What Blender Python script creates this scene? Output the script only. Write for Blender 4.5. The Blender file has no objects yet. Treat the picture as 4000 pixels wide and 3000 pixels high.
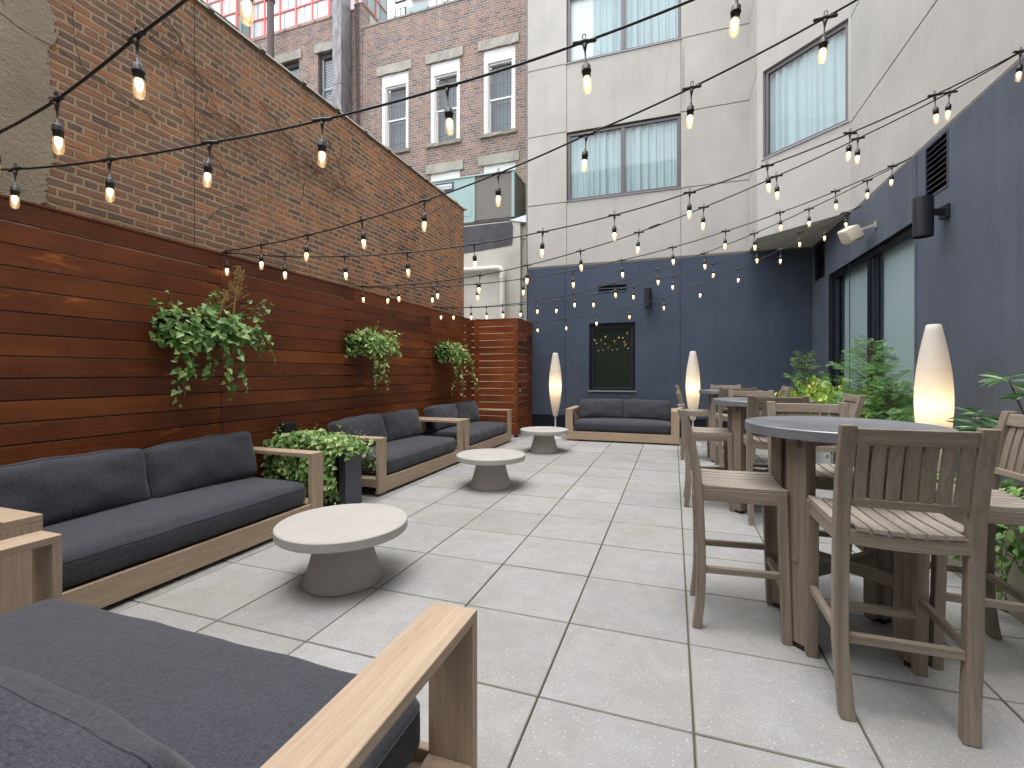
import bpy, bmesh, math, random
import numpy as np
from mathutils import Vector, Matrix
R = math.radians
random.seed(7)
SC = bpy.context.scene
COL = SC.collection

# ------------------------------------------------------------------ camera, sky, sun, exposure
cam_d = bpy.data.cameras.new('camera')
cam_d.sensor_width = 36.0
cam_d.lens = 1818 / 4000 * 36
cam_d.shift_y = -0.01075
cam_d.clip_start = 0.02
cam_d.clip_end = 600
cam = bpy.data.objects.new('camera', cam_d)
COL.objects.link(cam)
cam.location = (0, 0, 1.365)
cam.rotation_euler = (R(90), 0, R(19.15))
SC.camera = cam

SUN_EL, SUN_AZ = R(80), R(200)
W = bpy.data.worlds.new('World')
SC.world = W
W.use_nodes = True
wn = W.node_tree
wn.nodes.clear()
w_out = wn.nodes.new('ShaderNodeOutputWorld')
w_bg = wn.nodes.new('ShaderNodeBackground')
w_sky = wn.nodes.new('ShaderNodeTexSky')
w_sky.sky_type = 'NISHITA'
w_sky.sun_disc = False
w_sky.sun_elevation = SUN_EL
w_sky.sun_rotation = SUN_AZ
w_sky.air_density = 1.0
w_sky.dust_density = 3.0
w_hsv = wn.nodes.new('ShaderNodeHueSaturation')
w_hsv.inputs['Saturation'].default_value = 0.22
wn.links.new(w_sky.outputs[0], w_hsv.inputs['Color'])
wn.links.new(w_hsv.outputs[0], w_bg.inputs['Color'])
wn.links.new(w_bg.outputs[0], w_out.inputs['Surface'])
w_bg.inputs['Strength'].default_value = 0.15
sun_d = bpy.data.lights.new('sun', 'SUN')
sun_d.energy = 0.5
sun_d.angle = R(120)
sun_d.color = (1.0, 0.98, 0.96)
sun = bpy.data.objects.new('sun', sun_d)
COL.objects.link(sun)
sd = Vector((math.sin(SUN_AZ) * math.cos(SUN_EL), math.cos(SUN_AZ) * math.cos(SUN_EL), math.sin(SUN_EL)))
sun.rotation_euler = (-sd).to_track_quat('-Z', 'Y').to_euler()
SC.view_settings.view_transform = 'Standard'
SC.view_settings.look = 'None'
SC.view_settings.gamma = 1
SC.view_settings.exposure = 1.88
SC.cycles.use_denoising = True
SC.cycles.max_bounces = 8
SC.cycles.transparent_max_bounces = 16
SC.cycles.sample_clamp_indirect = 6
SC.cycles.caustics_reflective = False
SC.cycles.caustics_refractive = False

# ------------------------------------------------------------------ materials
class NT:
    def __init__(s, name):
        s.m = bpy.data.materials.new(name); s.m.use_nodes = True
        s.t = s.m.node_tree; s.t.nodes.clear()
        s.out = s.n('OutputMaterial'); s.b = s.n('BsdfPrincipled')
        s.l(s.b.outputs[0], s.out.inputs['Surface'])
        s.tc = s.n('TexCoord')
    def n(s, k, **kw):
        x = s.t.nodes.new('ShaderNode' + k)
        for a, v in kw.items(): setattr(x, a, v)
        return x
    def l(s, a, b): s.t.links.new(a, b)
    def set(s, **kw):
        for a, v in kw.items():
            i = s.b.inputs[a.replace('_', ' ')]
            if isinstance(v, (int, float)): i.default_value = v
            elif isinstance(v, tuple): i.default_value = (*v, 1) if len(v) == 3 else v
            else: s.l(v, i)
    def coord(s, rand=True, scale=(1, 1, 1)):
        v = s.tc.outputs['Object']
        if rand:
            oi = s.n('ObjectInfo'); ad = s.n('VectorMath', operation='ADD'); mu = s.n('Math', operation='MULTIPLY')
            mu.inputs[1].default_value = 17.3
            s.l(oi.outputs['Random'], mu.inputs[0]); s.l(v, ad.inputs[0]); s.l(mu.outputs[0], ad.inputs[1]); v = ad.outputs[0]
        if scale != (1, 1, 1):
            ma = s.n('VectorMath', operation='MULTIPLY'); ma.inputs[1].default_value = scale
            s.l(v, ma.inputs[0]); v = ma.outputs[0]
        return v
    def noise(s, vec, scale, detail=4, rough=.55, dist=0.):
        x = s.n('TexNoise'); x.inputs['Scale'].default_value = scale; x.inputs['Detail'].default_value = detail
        x.inputs['Roughness'].default_value = rough; x.inputs['Distortion'].default_value = dist
        s.l(vec, x.inputs['Vector']); return x.outputs['Fac']
    def ramp(s, fac, stops, interp='LINEAR'):
        x = s.n('ValToRGB'); x.color_ramp.interpolation = interp
        e = x.color_ramp.elements
        while len(e) > 1: e.remove(e[-1])
        e[0].position = stops[0][0]; e[0].color = (*stops[0][1], 1) if isinstance(stops[0][1], tuple) else (stops[0][1],) * 3 + (1,)
        for p, c in stops[1:]:
            k = e.new(p); k.color = (*c, 1) if isinstance(c, tuple) else (c, c, c, 1)
        s.l(fac, x.inputs['Fac']); return x.outputs['Color']
    def mix(s, fac, a, b, mode='MIX'):
        x = s.n('Mix', data_type='RGBA', blend_type=mode)
        for i, v in ((0, fac), (6, a), (7, b)):
            if isinstance(v, (int, float)): x.inputs[i].default_value = v if i == 0 else (v, v, v, 1)
            elif isinstance(v, tuple): x.inputs[i].default_value = (*v, 1)
            else: s.l(v, x.inputs[i])
        return x.outputs[2]
    def math(s, op, a, b=0.):
        x = s.n('Math', operation=op)
        for i, v in enumerate((a, b)):
            if isinstance(v, (int, float)): x.inputs[i].default_value = v
            else: s.l(v, x.inputs[i])
        return x.outputs[0]
    def bump(s, h, strength=.3, dist=.01, prev=None):
        x = s.n('Bump'); x.inputs['Strength'].default_value = strength; x.inputs['Distance'].default_value = dist
        s.l(h, x.inputs['Height'])
        if prev: s.l(prev, x.inputs['Normal'])
        s.l(x.outputs[0], s.b.inputs['Normal']); return x.outputs[0]
    def island(s):
        return s.n('NewGeometry').outputs['Random Per Island']

M = {}
def plain(name, col, rough=.6, metal=0., spec=.5):
    a = NT(name); a.set(Base_Color=col, Roughness=rough, Metallic=metal)
    a.b.inputs['Specular IOR Level'].default_value = spec
    M[name] = a.m; return a.m

def stucco(name, col, grain, streak_col, streak_amt, blot=.12, bumpd=.004):
    a = NT(name); v = a.coord(False)
    n1 = a.noise(v, 1.1, 5, .6)
    c = a.mix(a.ramp(n1, [(.3, 0.), (.7, 1.)]), tuple(x * (1 - blot) for x in col), tuple(min(1, x * (1 + blot)) for x in col))
    vs = a.coord(False, (4.5, 4.5, .28))
    n2 = a.noise(vs, 1.0, 5, .65)
    c = a.mix(a.math('MULTIPLY', a.ramp(n2, [(.52, 0.), (.78, 1.)]), streak_amt), c, streak_col)
    n3 = a.noise(v, grain, 3, .7)
    c = a.mix(.22, c, a.ramp(n3, [(.25, 0.35), (.75, 1.)]), 'MULTIPLY')
    a.set(Base_Color=c, Roughness=.9)
    a.b.inputs['Specular IOR Level'].default_value = .25
    a.bump(n3, .8, bumpd)
    M[name] = a.m
stucco('beige_stucco', (.515, .50, .468), 90, (.38, .36, .325), .4, .09)
def sill_stains():
    m_ = M['beige_stucco']; t = m_.node_tree; a = NT.__new__(NT); a.m = m_; a.t = t
    a.b = [n for n in t.nodes if n.type == 'BSDF_PRINCIPLED'][0]; a.tc = a.n('TexCoord')
    src = a.b.inputs['Base Color'].links[0].from_socket
    sp = a.n('SeparateXYZ'); a.l(a.tc.outputs['Object'], sp.inputs[0]); x, z = sp.outputs[0], sp.outputs[2]
    def win(v, lo, hi, soft): return a.math('MULTIPLY', a.ramp(a.math('MULTIPLY', a.math('SUBTRACT', v, lo), 1 / soft), [(0, 0.), (1, 1.)]), a.ramp(a.math('MULTIPLY', a.math('SUBTRACT', hi, v), 1 / soft), [(0, 0.), (1, 1.)]))
    st = a.ramp(a.noise(a.coord(False, (26, 1, .5)), 1., 4, .7), [(.5, 0.), (.68, 1.)])
    drip = a.ramp(a.math('SUBTRACT', z, 7.35), [(0, 0.), (1, 1.)])
    m1 = a.math('MULTIPLY', a.math('MULTIPLY', st, drip), a.math('MULTIPLY', win(x, -2.3, .14, .03), win(z, 7.3, 8.395, .01)))
    c = a.mix(a.math('MULTIPLY', m1, .5), src, (.33, .265, .215))
    m2 = a.math('MULTIPLY', a.math('MULTIPLY', win(x, .14, .24, .05), win(z, 6.9, 8.39, .5)), a.ramp(a.noise(a.coord(False, (30, 1, 1.5)), 1., 4), [(.3, .3), (.6, 1.)]))
    c = a.mix(a.math('MULTIPLY', m2, .6), c, (.15, .145, .14))
    a.l(c, a.b.inputs['Base Color'])
sill_stains()
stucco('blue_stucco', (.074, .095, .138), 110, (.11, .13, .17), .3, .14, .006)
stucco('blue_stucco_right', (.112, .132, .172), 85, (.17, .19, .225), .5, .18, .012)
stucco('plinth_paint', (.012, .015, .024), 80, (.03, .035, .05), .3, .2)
stucco('old_stucco', (.56, .54, .48), 26, (.40, .37, .31), .6, .16, .02)
stucco('parging', (.37, .31, .225), 34, (.27, .22, .155), .5, .18, .014)
stucco('tar_coat', (.09, .09, .10), 40, (.16, .155, .15), .5, .3, .012)
stucco('soffit', (.72, .68, .60), 90, (.4, .36, .3), .2, .05)
stucco('lintel_stone', (.40, .385, .34), 22, (.30, .29, .26), .5, .2, .02)
stucco('sill_stone', (.30, .27, .22), 22, (.2, .18, .15), .5, .2, .02)
plain('joint_tan', (.30, .26, .20), .9)
plain('joint_dark', (.018, .022, .033), .9)

def brick(name, axis, bw, bh, mortar_w, cols, mortar, grey=None, bumpd=.012, moss=False):
    a = NT(name)
    sep = a.n('SeparateXYZ'); a.l(a.tc.outputs['Object'], sep.inputs[0])
    com = a.n('CombineXYZ')
    a.l(sep.outputs[axis], com.inputs[0]); a.l(sep.outputs[2], com.inputs[1])
    # wobble of the courses
    nz = a.n('TexNoise'); nz.inputs['Scale'].default_value = 7; nz.inputs['Detail'].default_value = 5
    a.l(com.outputs[0], nz.inputs['Vector'])
    sub = a.n('VectorMath', operation='SUBTRACT'); sub.inputs[1].default_value = (.5, .5, .5); a.l(nz.outputs['Color'], sub.inputs[0])
    mu = a.n('VectorMath', operation='MULTIPLY'); mu.inputs[1].default_value = (.040, .020, 0); a.l(sub.outputs[0], mu.inputs[0])
    ad = a.n('VectorMath', operation='ADD'); a.l(com.outputs[0], ad.inputs[0]); a.l(mu.outputs[0], ad.inputs[1])
    br = a.n('TexBrick'); a.l(ad.outputs[0], br.inputs['Vector'])
    br.offset = .5; br.squash = 0.5; br.squash_frequency = 6
    br.inputs['Color1'].default_value = (0, 0, 0, 1); br.inputs['Color2'].default_value = (1, 1, 1, 1)
    br.inputs['Mortar'].default_value = (.5, .5, .5, 1)
    br.inputs['Scale'].default_value = 1; br.inputs['Mortar Size'].default_value = mortar_w; br.inputs['Mortar Smooth'].default_value = .35
    br.inputs['Brick Width'].default_value = bw; br.inputs['Row Height'].default_value = bh
    n = len(cols)
    c = a.ramp(br.outputs['Color'], [(i / n, k) for i, k in enumerate(cols)], 'CONSTANT')
    v = a.coord(False)
    f = a.noise(v, 38, 5, .7)
    c = a.mix(.55, c, a.ramp(f, [(.25, .6), (.75, 1.4)]), 'MULTIPLY')
    if grey:
        big = a.noise(v, .8, 4, .6)
        s2 = a.n('SeparateXYZ'); a.l(a.tc.outputs['Object'], s2.inputs[0])
        g = a.math('ADD', a.math('MULTIPLY', s2.outputs[axis], -.22), a.math('MULTIPLY', big, 1.3))
        g = a.ramp(g, [(.05, 0.), (.55, 1.)])
        c = a.mix(a.math('MULTIPLY', g, .42), c, grey)
    mort = a.mix(a.noise(v, 6, 4), mortar, tuple(x * .62 for x in mortar))
    if moss:
        s3 = a.n('SeparateXYZ'); a.l(a.tc.outputs['Object'], s3.inputs[0])
        mz = a.math('ADD', a.math('MULTIPLY', s3.outputs[2], -1.0), a.math('MULTIPLY', a.noise(v, 2.2, 4), 1.4))
        mz = a.ramp(mz, [(-.0, 0.), (.0, 0.)]) if False else a.ramp(a.math('ADD', mz, 2.35), [(.3, 0.), (.8, 1.)])
        mort = a.mix(a.math('MULTIPLY', mz, .55), mort, (.14, .15, .04))
        c = a.mix(a.math('MULTIPLY', mz, .25), c, (.11, .11, .035))
    sm = a.math('MULTIPLY', a.ramp(a.noise(v, 2.6, 6, .75, .5), [(.50, 0.), (.66, 1.)]), a.ramp(a.noise(v, 26, 4, .8), [(.42, 0.), (.62, 1.)]))
    col = a.mix(br.outputs['Fac'], c, mort)
    col = a.mix(a.math('MULTIPLY', sm, .5), col, mort)
    dk_ = a.ramp(a.noise(v, 1.4, 5, .7), [(.52, 0.), (.72, 1.)])
    col = a.mix(a.math('MULTIPLY', dk_, .35), col, tuple(x * .22 for x in mortar))
    st = a.noise(a.coord(False, (3, 3, .5)), 1.2, 4)
    col = a.mix(.35, col, a.ramp(st, [(.3, .55), (.65, 1.1)]), 'MULTIPLY')
    a.set(Base_Color=col, Roughness=.92)
    a.b.inputs['Specular IOR Level'].default_value = .2
    h = a.math('ADD', a.math('MULTIPLY', br.outputs['Fac'], -1.0), a.math('MULTIPLY', f, .55))
    a.bump(h, 1.0, bumpd)
    M[name] = a.m
brick('old_brick', 1, .212, .0675, .0130,
      [(.33, .14, .085), (.42, .17, .095), (.20, .12, .095), (.37, .155, .095), (.52, .19, .09), (.24, .135, .10), (.40, .17, .11), (.62, .22, .085), (.14, .09, .078), (.30, .13, .085)],
      (.58, .43, .27), grey=(.27, .20, .158), moss=True, bumpd=.016)
brick('rear_brick', 0, .21, .070, .0105,
      [(.27, .18, .15), (.33, .215, .178), (.19, .145, .14), (.30, .195, .16), (.23, .165, .15), (.37, .21, .155), (.28, .185, .158), (.16, .13, .13)],
      (.52, .48, .43), bumpd=.008)

def paver():
    a = NT('concrete_paver'); v = a.coord(False)
    isl = a.island()
    base = a.ramp(isl, [(0, (.30, .297, .30)), (.3, (.352, .348, .352)), (.55, (.325, .322, .319)), (.8, (.34, .338, .334)), (1, (.372, .368, .372))])
    n1 = a.noise(v, 1.6, 6, .65)
    c = a.mix(a.math('MULTIPLY', a.ramp(n1, [(.42, 0.), (.72, 1.)]), .6), base, (.285, .285, .232))
    n5 = a.noise(v, 7., 6, .75, .6)
    c = a.mix(.6, c, a.ramp(n5, [(.3, .80), (.7, 1.14)]), 'MULTIPLY')
    n4 = a.noise(v, .9, 3, .6)
    c = a.mix(a.math('MULTIPLY', a.ramp(n4, [(.5, 0.), (.8, 1.)]), .5), c, (.215, .198, .178))
    n2 = a.noise(v, 160, 2, .6)
    c = a.mix(.5, c, a.ramp(n2, [(.3, .62), (.7, 1.22)]), 'MULTIPLY')
    vo = a.n('TexVoronoi'); vo.inputs['Scale'].default_value = 62; a.l(v, vo.inputs['Vector'])
    sp = a.ramp(vo.outputs['Distance'], [(.10, 1.), (.22, 0.)])
    vc = a.n('SeparateColor'); a.l(vo.outputs['Color'], vc.inputs[0])
    sp = a.math('MULTIPLY', sp, a.ramp(vc.outputs[0], [(.6, 0.), (.72, 1.)]))
    c = a.mix(a.math('MULTIPLY', sp, .9), c, (.60, .60, .575))
    a.set(Base_Color=c, Roughness=.82)
    a.b.inputs['Specular IOR Level'].default_value = .35
    a.bump(n2, .35, .002)
    M['concrete_paver'] = a.m
paver()
a = NT('paver_joint'); v = a.coord(False)
a.set(Base_Color=a.mix(a.ramp(a.noise(v, 3, 4), [(.4, 0.), (.65, 1.)]), (.09, .084, .07), (.12, .13, .075)), Roughness=1.)
M['paver_joint'] = a.m
a = NT('paver_edge'); v = a.coord(False)
a.set(Base_Color=a.mix(a.ramp(a.noise(v, 2.2, 5, .7), [(.35, 0.), (.65, 1.)]), (.20, .195, .182), (.19, .192, .135)), Roughness=1.)
M['paver_edge'] = a.m
a = NT('ground_gravel'); v = a.coord(False)
a.set(Base_Color=a.mix(a.noise(v, 12, 5), (.08, .078, .072), (.17, .16, .15)), Roughness=1.)
M['ground_gravel'] = a.m

def wood(name, cols, axis, rough=.5, grain_s=70, streak=None, bumpd=.0015, isl=False, spec=.4, blotch=None, contrast=(.7, 1.2)):
    a = NT(name); sc = [1, 1, 1]; sc[axis] = .035
    v0 = a.coord(not isl)
    if isl:
        ir = a.island(); ad = a.n('VectorMath', operation='ADD'); a.l(v0, ad.inputs[0]); a.l(a.math('MULTIPLY', ir, 31.), ad.inputs[1]); v0 = ad.outputs[0]
    mu = a.n('VectorMath', operation='MULTIPLY'); mu.inputs[1].default_value = sc; a.l(v0, mu.inputs[0]); v = mu.outputs[0]
    g = a.noise(v, grain_s, 5, .6, .4)
    g2 = a.noise(v, grain_s * .18, 4, .6, 1.2)
    if isl: base = a.ramp(ir, [(i / (len(cols) - 1), k) for i, k in enumerate(cols)])
    else: base = a.ramp(g2, [(.25 + .5 * i / (len(cols) - 1), k) for i, k in enumerate(cols)])
    c = a.mix(.75, base, a.ramp(g, [(.25, contrast[0]), (.75, contrast[1])]), 'MULTIPLY')
    if isl:
        c = a.mix(.7, c, a.ramp(g2, [(.25, .70), (.75, 1.28)]), 'MULTIPLY')
    if streak:
        c = a.mix(a.math('MULTIPLY', a.ramp(a.noise(v, grain_s * 2.2, 3, .8), [(.58, 0.), (.7, 1.)]), streak[1]), c, streak[0])
    if blotch:
        sb = [1, 1, 1]; sb[axis] = .22
        mb = a.n('VectorMath', operation='MULTIPLY'); mb.inputs[1].default_value = sb; a.l(v0, mb.inputs[0])
        q = a.noise(mb.outputs[0], 8.5, 6, .72, .6)
        q = a.math('MULTIPLY', a.ramp(q, [(.60, 0.), (.68, 1.)]), a.ramp(a.noise(v0, 1.1, 2), [(.48, 0.), (.6, 1.)]))
        c = a.mix(a.math('MULTIPLY', q, .7), c, blotch)
        big = a.noise(v0, 1.7, 3, .5)
        c = a.mix(.75, c, a.ramp(big, [(.3, .58), (.7, 1.45)]), 'MULTIPLY')
    a.set(Base_Color=c, Roughness=rough)
    a.b.inputs['Specular IOR Level'].default_value = spec
    a.bump(g, .5, bumpd)
    M[name] = a.m
IPE = [(.105, .032, .014), (.165, .045, .016), (.125, .036, .014), (.195, .054, .017), (.14, .040, .015), (.23, .066, .018)]
wood('ipe_boards_y', IPE, 1, .5, 110, isl=True, blotch=(.50, .15, .03), spec=.28)
wood('ipe_boards_x', [(.21, .058, .020), (.25, .070, .022), (.22, .060, .02), (.27, .075, .022)], 0, .42, 60, isl=True, blotch=(.50, .15, .03), spec=.28)
for i, ax in enumerate('xyz'):
    wood('teak_' + ax, [(.37, .275, .185), (.43, .325, .228), (.475, .368, .264)], i, .62, 110, streak=((.52, .43, .34), .5), contrast=(.74, 1.14))
    wood('weathered_' + ax, [(.19, .153, .114), (.255, .209, .16), (.335, .283, .224)], i, .62, 110, streak=((.36, .32, .275), .5), bumpd=.002, contrast=(.72, 1.15))
wood('weathered_seat', [(.26, .22, .18), (.34, .295, .245), (.42, .37, .315)], 0, .65, 110, streak=((.60, .56, .50), .7), bumpd=.003, contrast=(.62, 1.15))
plain('dark_post', (.02, .017, .015), .8)

def fabric():
    a = NT('charcoal_fabric'); v = a.coord(True)
    vx = a.n('VectorMath', operation='MULTIPLY'); vx.inputs[1].default_value = (1, .12, 1); a.l(v, vx.inputs[0])
    vy = a.n('VectorMath', operation='MULTIPLY'); vy.inputs[1].default_value = (.12, 1, .3); a.l(v, vy.inputs[0])
    n1 = a.noise(vx.outputs[0], 520, 2, .6); n2 = a.noise(vy.outputs[0], 520, 2, .6)
    s = a.math('MULTIPLY', a.math('ADD', n1, n2), .5)
    c = a.mix(a.ramp(s, [(.38, 0.), (.62, 1.)]), (.029, .030, .036), (.072, .076, .091))
    c = a.mix(.5, c, a.ramp(a.noise(v, 5, 4, .6), [(.3, .9), (.7, 1.08)]), 'MULTIPLY')
    a.set(Base_Color=c, Roughness=.95)
    a.b.inputs['Specular IOR Level'].default_value = .2
    a.b.inputs['Sheen Weight'].default_value = .15
    a.b.inputs['Sheen Roughness'].default_value = .5
    p = a.bump(s, .5, .0012)
    w = a.noise(v, 3.2, 2, .5, .4)
    p = a.bump(w, .25, .012, p)
    w2 = a.noise(v, 8.5, 3, .55, 2.2)
    a.bump(w2, .35, .008, p)
    M['charcoal_fabric'] = a.m
fabric()
a = NT('cast_concrete'); v = a.coord(True)
n = a.noise(v, 4, 6, .65, .5)
c = a.mix(a.ramp(n, [(.3, 0.), (.7, 1.)]), (.39, .375, .352), (.435, .418, .395))
c = a.mix(a.math('MULTIPLY', a.ramp(a.noise(v, 70, 3, .8), [(.62, 0.), (.72, 1.)]), .4), c, (.30, .27, .235))
a.set(Base_Color=c, Roughness=.68); a.bump(n, .2, .002); M['cast_concrete'] = a.m
a = NT('cast_concrete_dark'); v = a.coord(True)
n = a.noise(v, 5, 6, .65, .5)
c = a.mix(a.ramp(n, [(.3, 0.), (.7, 1.)]), (.40, .372, .342), (.44, .415, .385))
c = a.mix(a.math('MULTIPLY', a.ramp(a.noise(v, 60, 3, .8), [(.62, 0.), (.72, 1.)]), .4), c, (.2, .17, .145))
a.set(Base_Color=c, Roughness=.75); a.bump(n, .2, .002); M['cast_concrete_dark'] = a.m
a = NT('zinc_top'); v = a.coord(True)
n = a.noise(v, 3.5, 6, .7, 1.)
c = a.mix(a.ramp(n, [(.3, 0.), (.7, 1.)]), (.19, .197, .215), (.27, .277, .298))
c = a.mix(a.math('MULTIPLY', a.ramp(a.noise(v, 9, 6, .8), [(.58, 0.), (.7, 1.)]), .25), c, (.33, .34, .37))
a.set(Base_Color=c, Roughness=a.ramp(n, [(.2, .3), (.8, .46)]), Metallic=.35); M['zinc_top'] = a.m

def leafmat(name, dark, mid, light, rough=.42, trans=.25):
    a = NT(name); i = a.island()
    c = a.ramp(i, [(0, dark), (.45, mid), (1, light)])
    a.set(Base_Color=c, Roughness=rough)
    tr = a.n('BsdfTranslucent'); a.l(a.mix(.5, c, (1., 1.3, .5), 'MULTIPLY'), tr.inputs[0])
    mx = a.n('MixShader'); mx.inputs[0].default_value = trans
    a.l(a.b.outputs[0], mx.inputs[1]); a.l(tr.outputs[0], mx.inputs[2]); a.l(mx.outputs[0], a.out.inputs['Surface'])
    M[name] = a.m
leafmat('ivy_leaf', (.05, .14, .03), (.13, .28, .06), (.36, .50, .18))
leafmat('ivy_leaf_pale', (.08, .19, .04), (.22, .38, .09), (.55, .62, .28))
leafmat('cedar_leaf', (.11, .24, .06), (.24, .42, .12), (.42, .58, .20), .55)
leafmat('cedar_leaf_dark', (.08, .21, .08), (.18, .37, .14), (.34, .53, .2), .55)
leafmat('shrub_leaf', (.15, .31, .045), (.32, .50, .08), (.72, .70, .14), .4, .3)
leafmat('long_leaf', (.06, .15, .07), (.13, .26, .12), (.30, .42, .24), .38)
leafmat('dry_stalk', (.30, .19, .07), (.42, .28, .11), (.50, .36, .18), .8, .1)
plain('stem', (.10, .06, .035), .8)
plain('bark', (.13, .075, .045), .9)
plain('soil', (.025, .018, .012), 1.)
plain('black_plastic', (.012, .012, .013), .45)
plain('cable_rubber', (.012, .011, .010), .5)
plain('socket_plastic', (.022, .019, .016), .38)
plain('charcoal_metal', (.085, .092, .11), .42, .2)
plain('black_metal', (.016, .018, .024), .45, .2)
plain('taupe_frame', (.135, .12, .128), .4, .4)
plain('dark_frame', (.006, .007, .011), .5, spec=.25)
plain('navy_frame', (.028, .034, .055), .4)
plain('light_sill', (.34, .35, .37), .4, .4)
plain('white_paint', (.72, .72, .70), .5)
plain('cream_plastic', (.62, .58, .47), .45)
plain('steel', (.45, .45, .46), .35, .8)
plain('white_metal', (.7, .7, .7), .35)
plain('room_dark', (.02, .022, .025), .9)
plain('reflection_dark', (.085, .095, .08), .9)
plain('white_planter', (.62, .63, .65), .55)
plain('tan_planter', (.36, .33, .27), .8)
plain('wicker', (.22, .12, .05), .7)
plain('teal_metal', (.31, .44, .43), .5)
plain('label_white', (.6, .62, .66), .5)
plain('label_blue', (.10, .22, .42), .5)
plain('grille_dark', (.05, .05, .052), .6)
plain('coping_tile', (.26, .245, .205), .8)
plain('painted_pipe', (.62, .60, .56), .5)
plain('rust_pipe', (.10, .075, .075), .75)
plain('red_frame', (.62, .17, .15), .5)
plain('pink_panel', (.70, .52, .53), .6)
plain('brass', (.5, .35, .12), .4, .6)

a = NT('aluminium_flash'); a.set(Base_Color=(.55, .6, .66), Roughness=.35, Metallic=.5); M['flash'] = a.m
a = NT('duct_steel'); v = a.coord(False, (1, 1, .35)); n = a.noise(v, 5, 5, .7, .8)
a.set(Base_Color=a.mix(a.ramp(n, [(.35, 0.), (.65, 1.)]), (.12, .11, .115), (.27, .26, .28)), Roughness=.45, Metallic=.35); M['duct_steel'] = a.m
a = NT('coil_grille'); v = a.coord(False)
wv = a.n('TexWave', wave_type='BANDS', bands_direction='Z'); wv.inputs['Scale'].default_value = 14; a.l(v, wv.inputs['Vector'])
n = a.noise(v, 7, 5, .8)
c = a.mix(a.ramp(wv.outputs['Fac'], [(.3, 0.), (.7, 1.)]), (.13, .12, .105), (.24, .225, .20))
c = a.mix(a.math('MULTIPLY', a.ramp(a.noise(v, 22, 4, .85), [(.6, 0.), (.68, 1.)]), .6), c, (.38, .37, .34))
a.set(Base_Color=c, Roughness=.8); M['coil_grille'] = a.m

def curtain(name, c0, c1):
    a = NT(name); v = a.coord(False)
    n = a.noise(v, 2, 3)
    a.set(Base_Color=a.mix(n, c0, c1), Roughness=.9); M[name] = a.m
curtain('curtain_teal', (.42, .52, .545), (.50, .595, .61))
curtain('sheer_white', (.78, .80, .82), (.84, .86, .88))
curtain('roller_shade', (.44, .53, .545), (.49, .57, .58))
curtain('blind_grey', (.20, .225, .25), (.26, .285, .31))
curtain('net_curtain', (.13, .15, .175), (.19, .21, .24))

def glass(name, tint=(1, 1, 1), f0=.06, ior=1.5):
    a = NT(name)
    g = a.n('BsdfGlossy'); g.inputs['Roughness'].default_value = .015
    t = a.n('BsdfTransparent'); t.inputs[0].default_value = (*tint, 1)
    lw_ = a.n('LayerWeight'); lw_.inputs['Blend'].default_value = .5
    mx = a.n('MixShader'); a.l(a.math('ADD', a.math('MULTIPLY', a.math('POWER', lw_.outputs['Facing'], 5.), 1 - f0), f0), mx.inputs[0])
    a.l(t.outputs[0], mx.inputs[1]); a.l(g.outputs[0], mx.inputs[2]); a.l(mx.outputs[0], a.out.inputs['Surface'])
    M[name] = a.m
glass('window_glass', (.93, .985, .99), .06)
glass('dark_glass', (.5, .55, .5), .07)
glass('bulb_glass', (1, .93, .80), .05)
_b = M['bulb_glass'].node_tree; _e = _b.nodes.new('ShaderNodeEmission'); _e.inputs[0].default_value = (1, .66, .34, 1); _e.inputs[1].default_value = .07
_a = _b.nodes.new('ShaderNodeAddShader'); _o = [n for n in _b.nodes if n.type == 'OUTPUT_MATERIAL'][0]; _m = [n for n in _b.nodes if n.type == 'MIX_SHADER'][0]
_b.links.new(_m.outputs[0], _a.inputs[0]); _b.links.new(_e.outputs[0], _a.inputs[1]); _b.links.new(_a.outputs[0], _o.inputs['Surface'])
a = NT('tower_glass'); i = a.island()
a.set(Base_Color=a.ramp(i, [(0, (.62, .68, .70)), (.5, (.74, .78, .80)), (.75, (.55, .62, .63)), (1, (.82, .84, .85))]), Roughness=.15); M['tower_glass'] = a.m
a = NT('tower_glass_side'); i = a.island()
a.set(Base_Color=a.ramp(i, [(0, (.20, .32, .31)), (1, (.36, .46, .45))]), Roughness=.1); M['tower_glass_side'] = a.m

def emis(name, col, strength):
    a = NT(name); e = a.n('Emission'); e.inputs[0].default_value = (*col, 1); e.inputs[1].default_value = strength
    a.l(e.outputs[0], a.out.inputs['Surface']); M[name] = a.m
emis('lit_filament', (1, .68, .33), 4.0)
emis('lit_filament_core', (1, .80, .50), 30)
a = NT('lamp_shade'); a.set(Base_Color=(.80, .78, .75), Roughness=.45)
tr = a.n('BsdfTranslucent'); tr.inputs[0].default_value = (.82, .75, .64, 1)
mx = a.n('MixShader'); mx.inputs[0].default_value = .35
a.l(a.b.outputs[0], mx.inputs[1]); a.l(tr.outputs[0], mx.inputs[2]); a.l(mx.outputs[0], a.out.inputs['Surface']); M['lamp_shade'] = a.m

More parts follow.
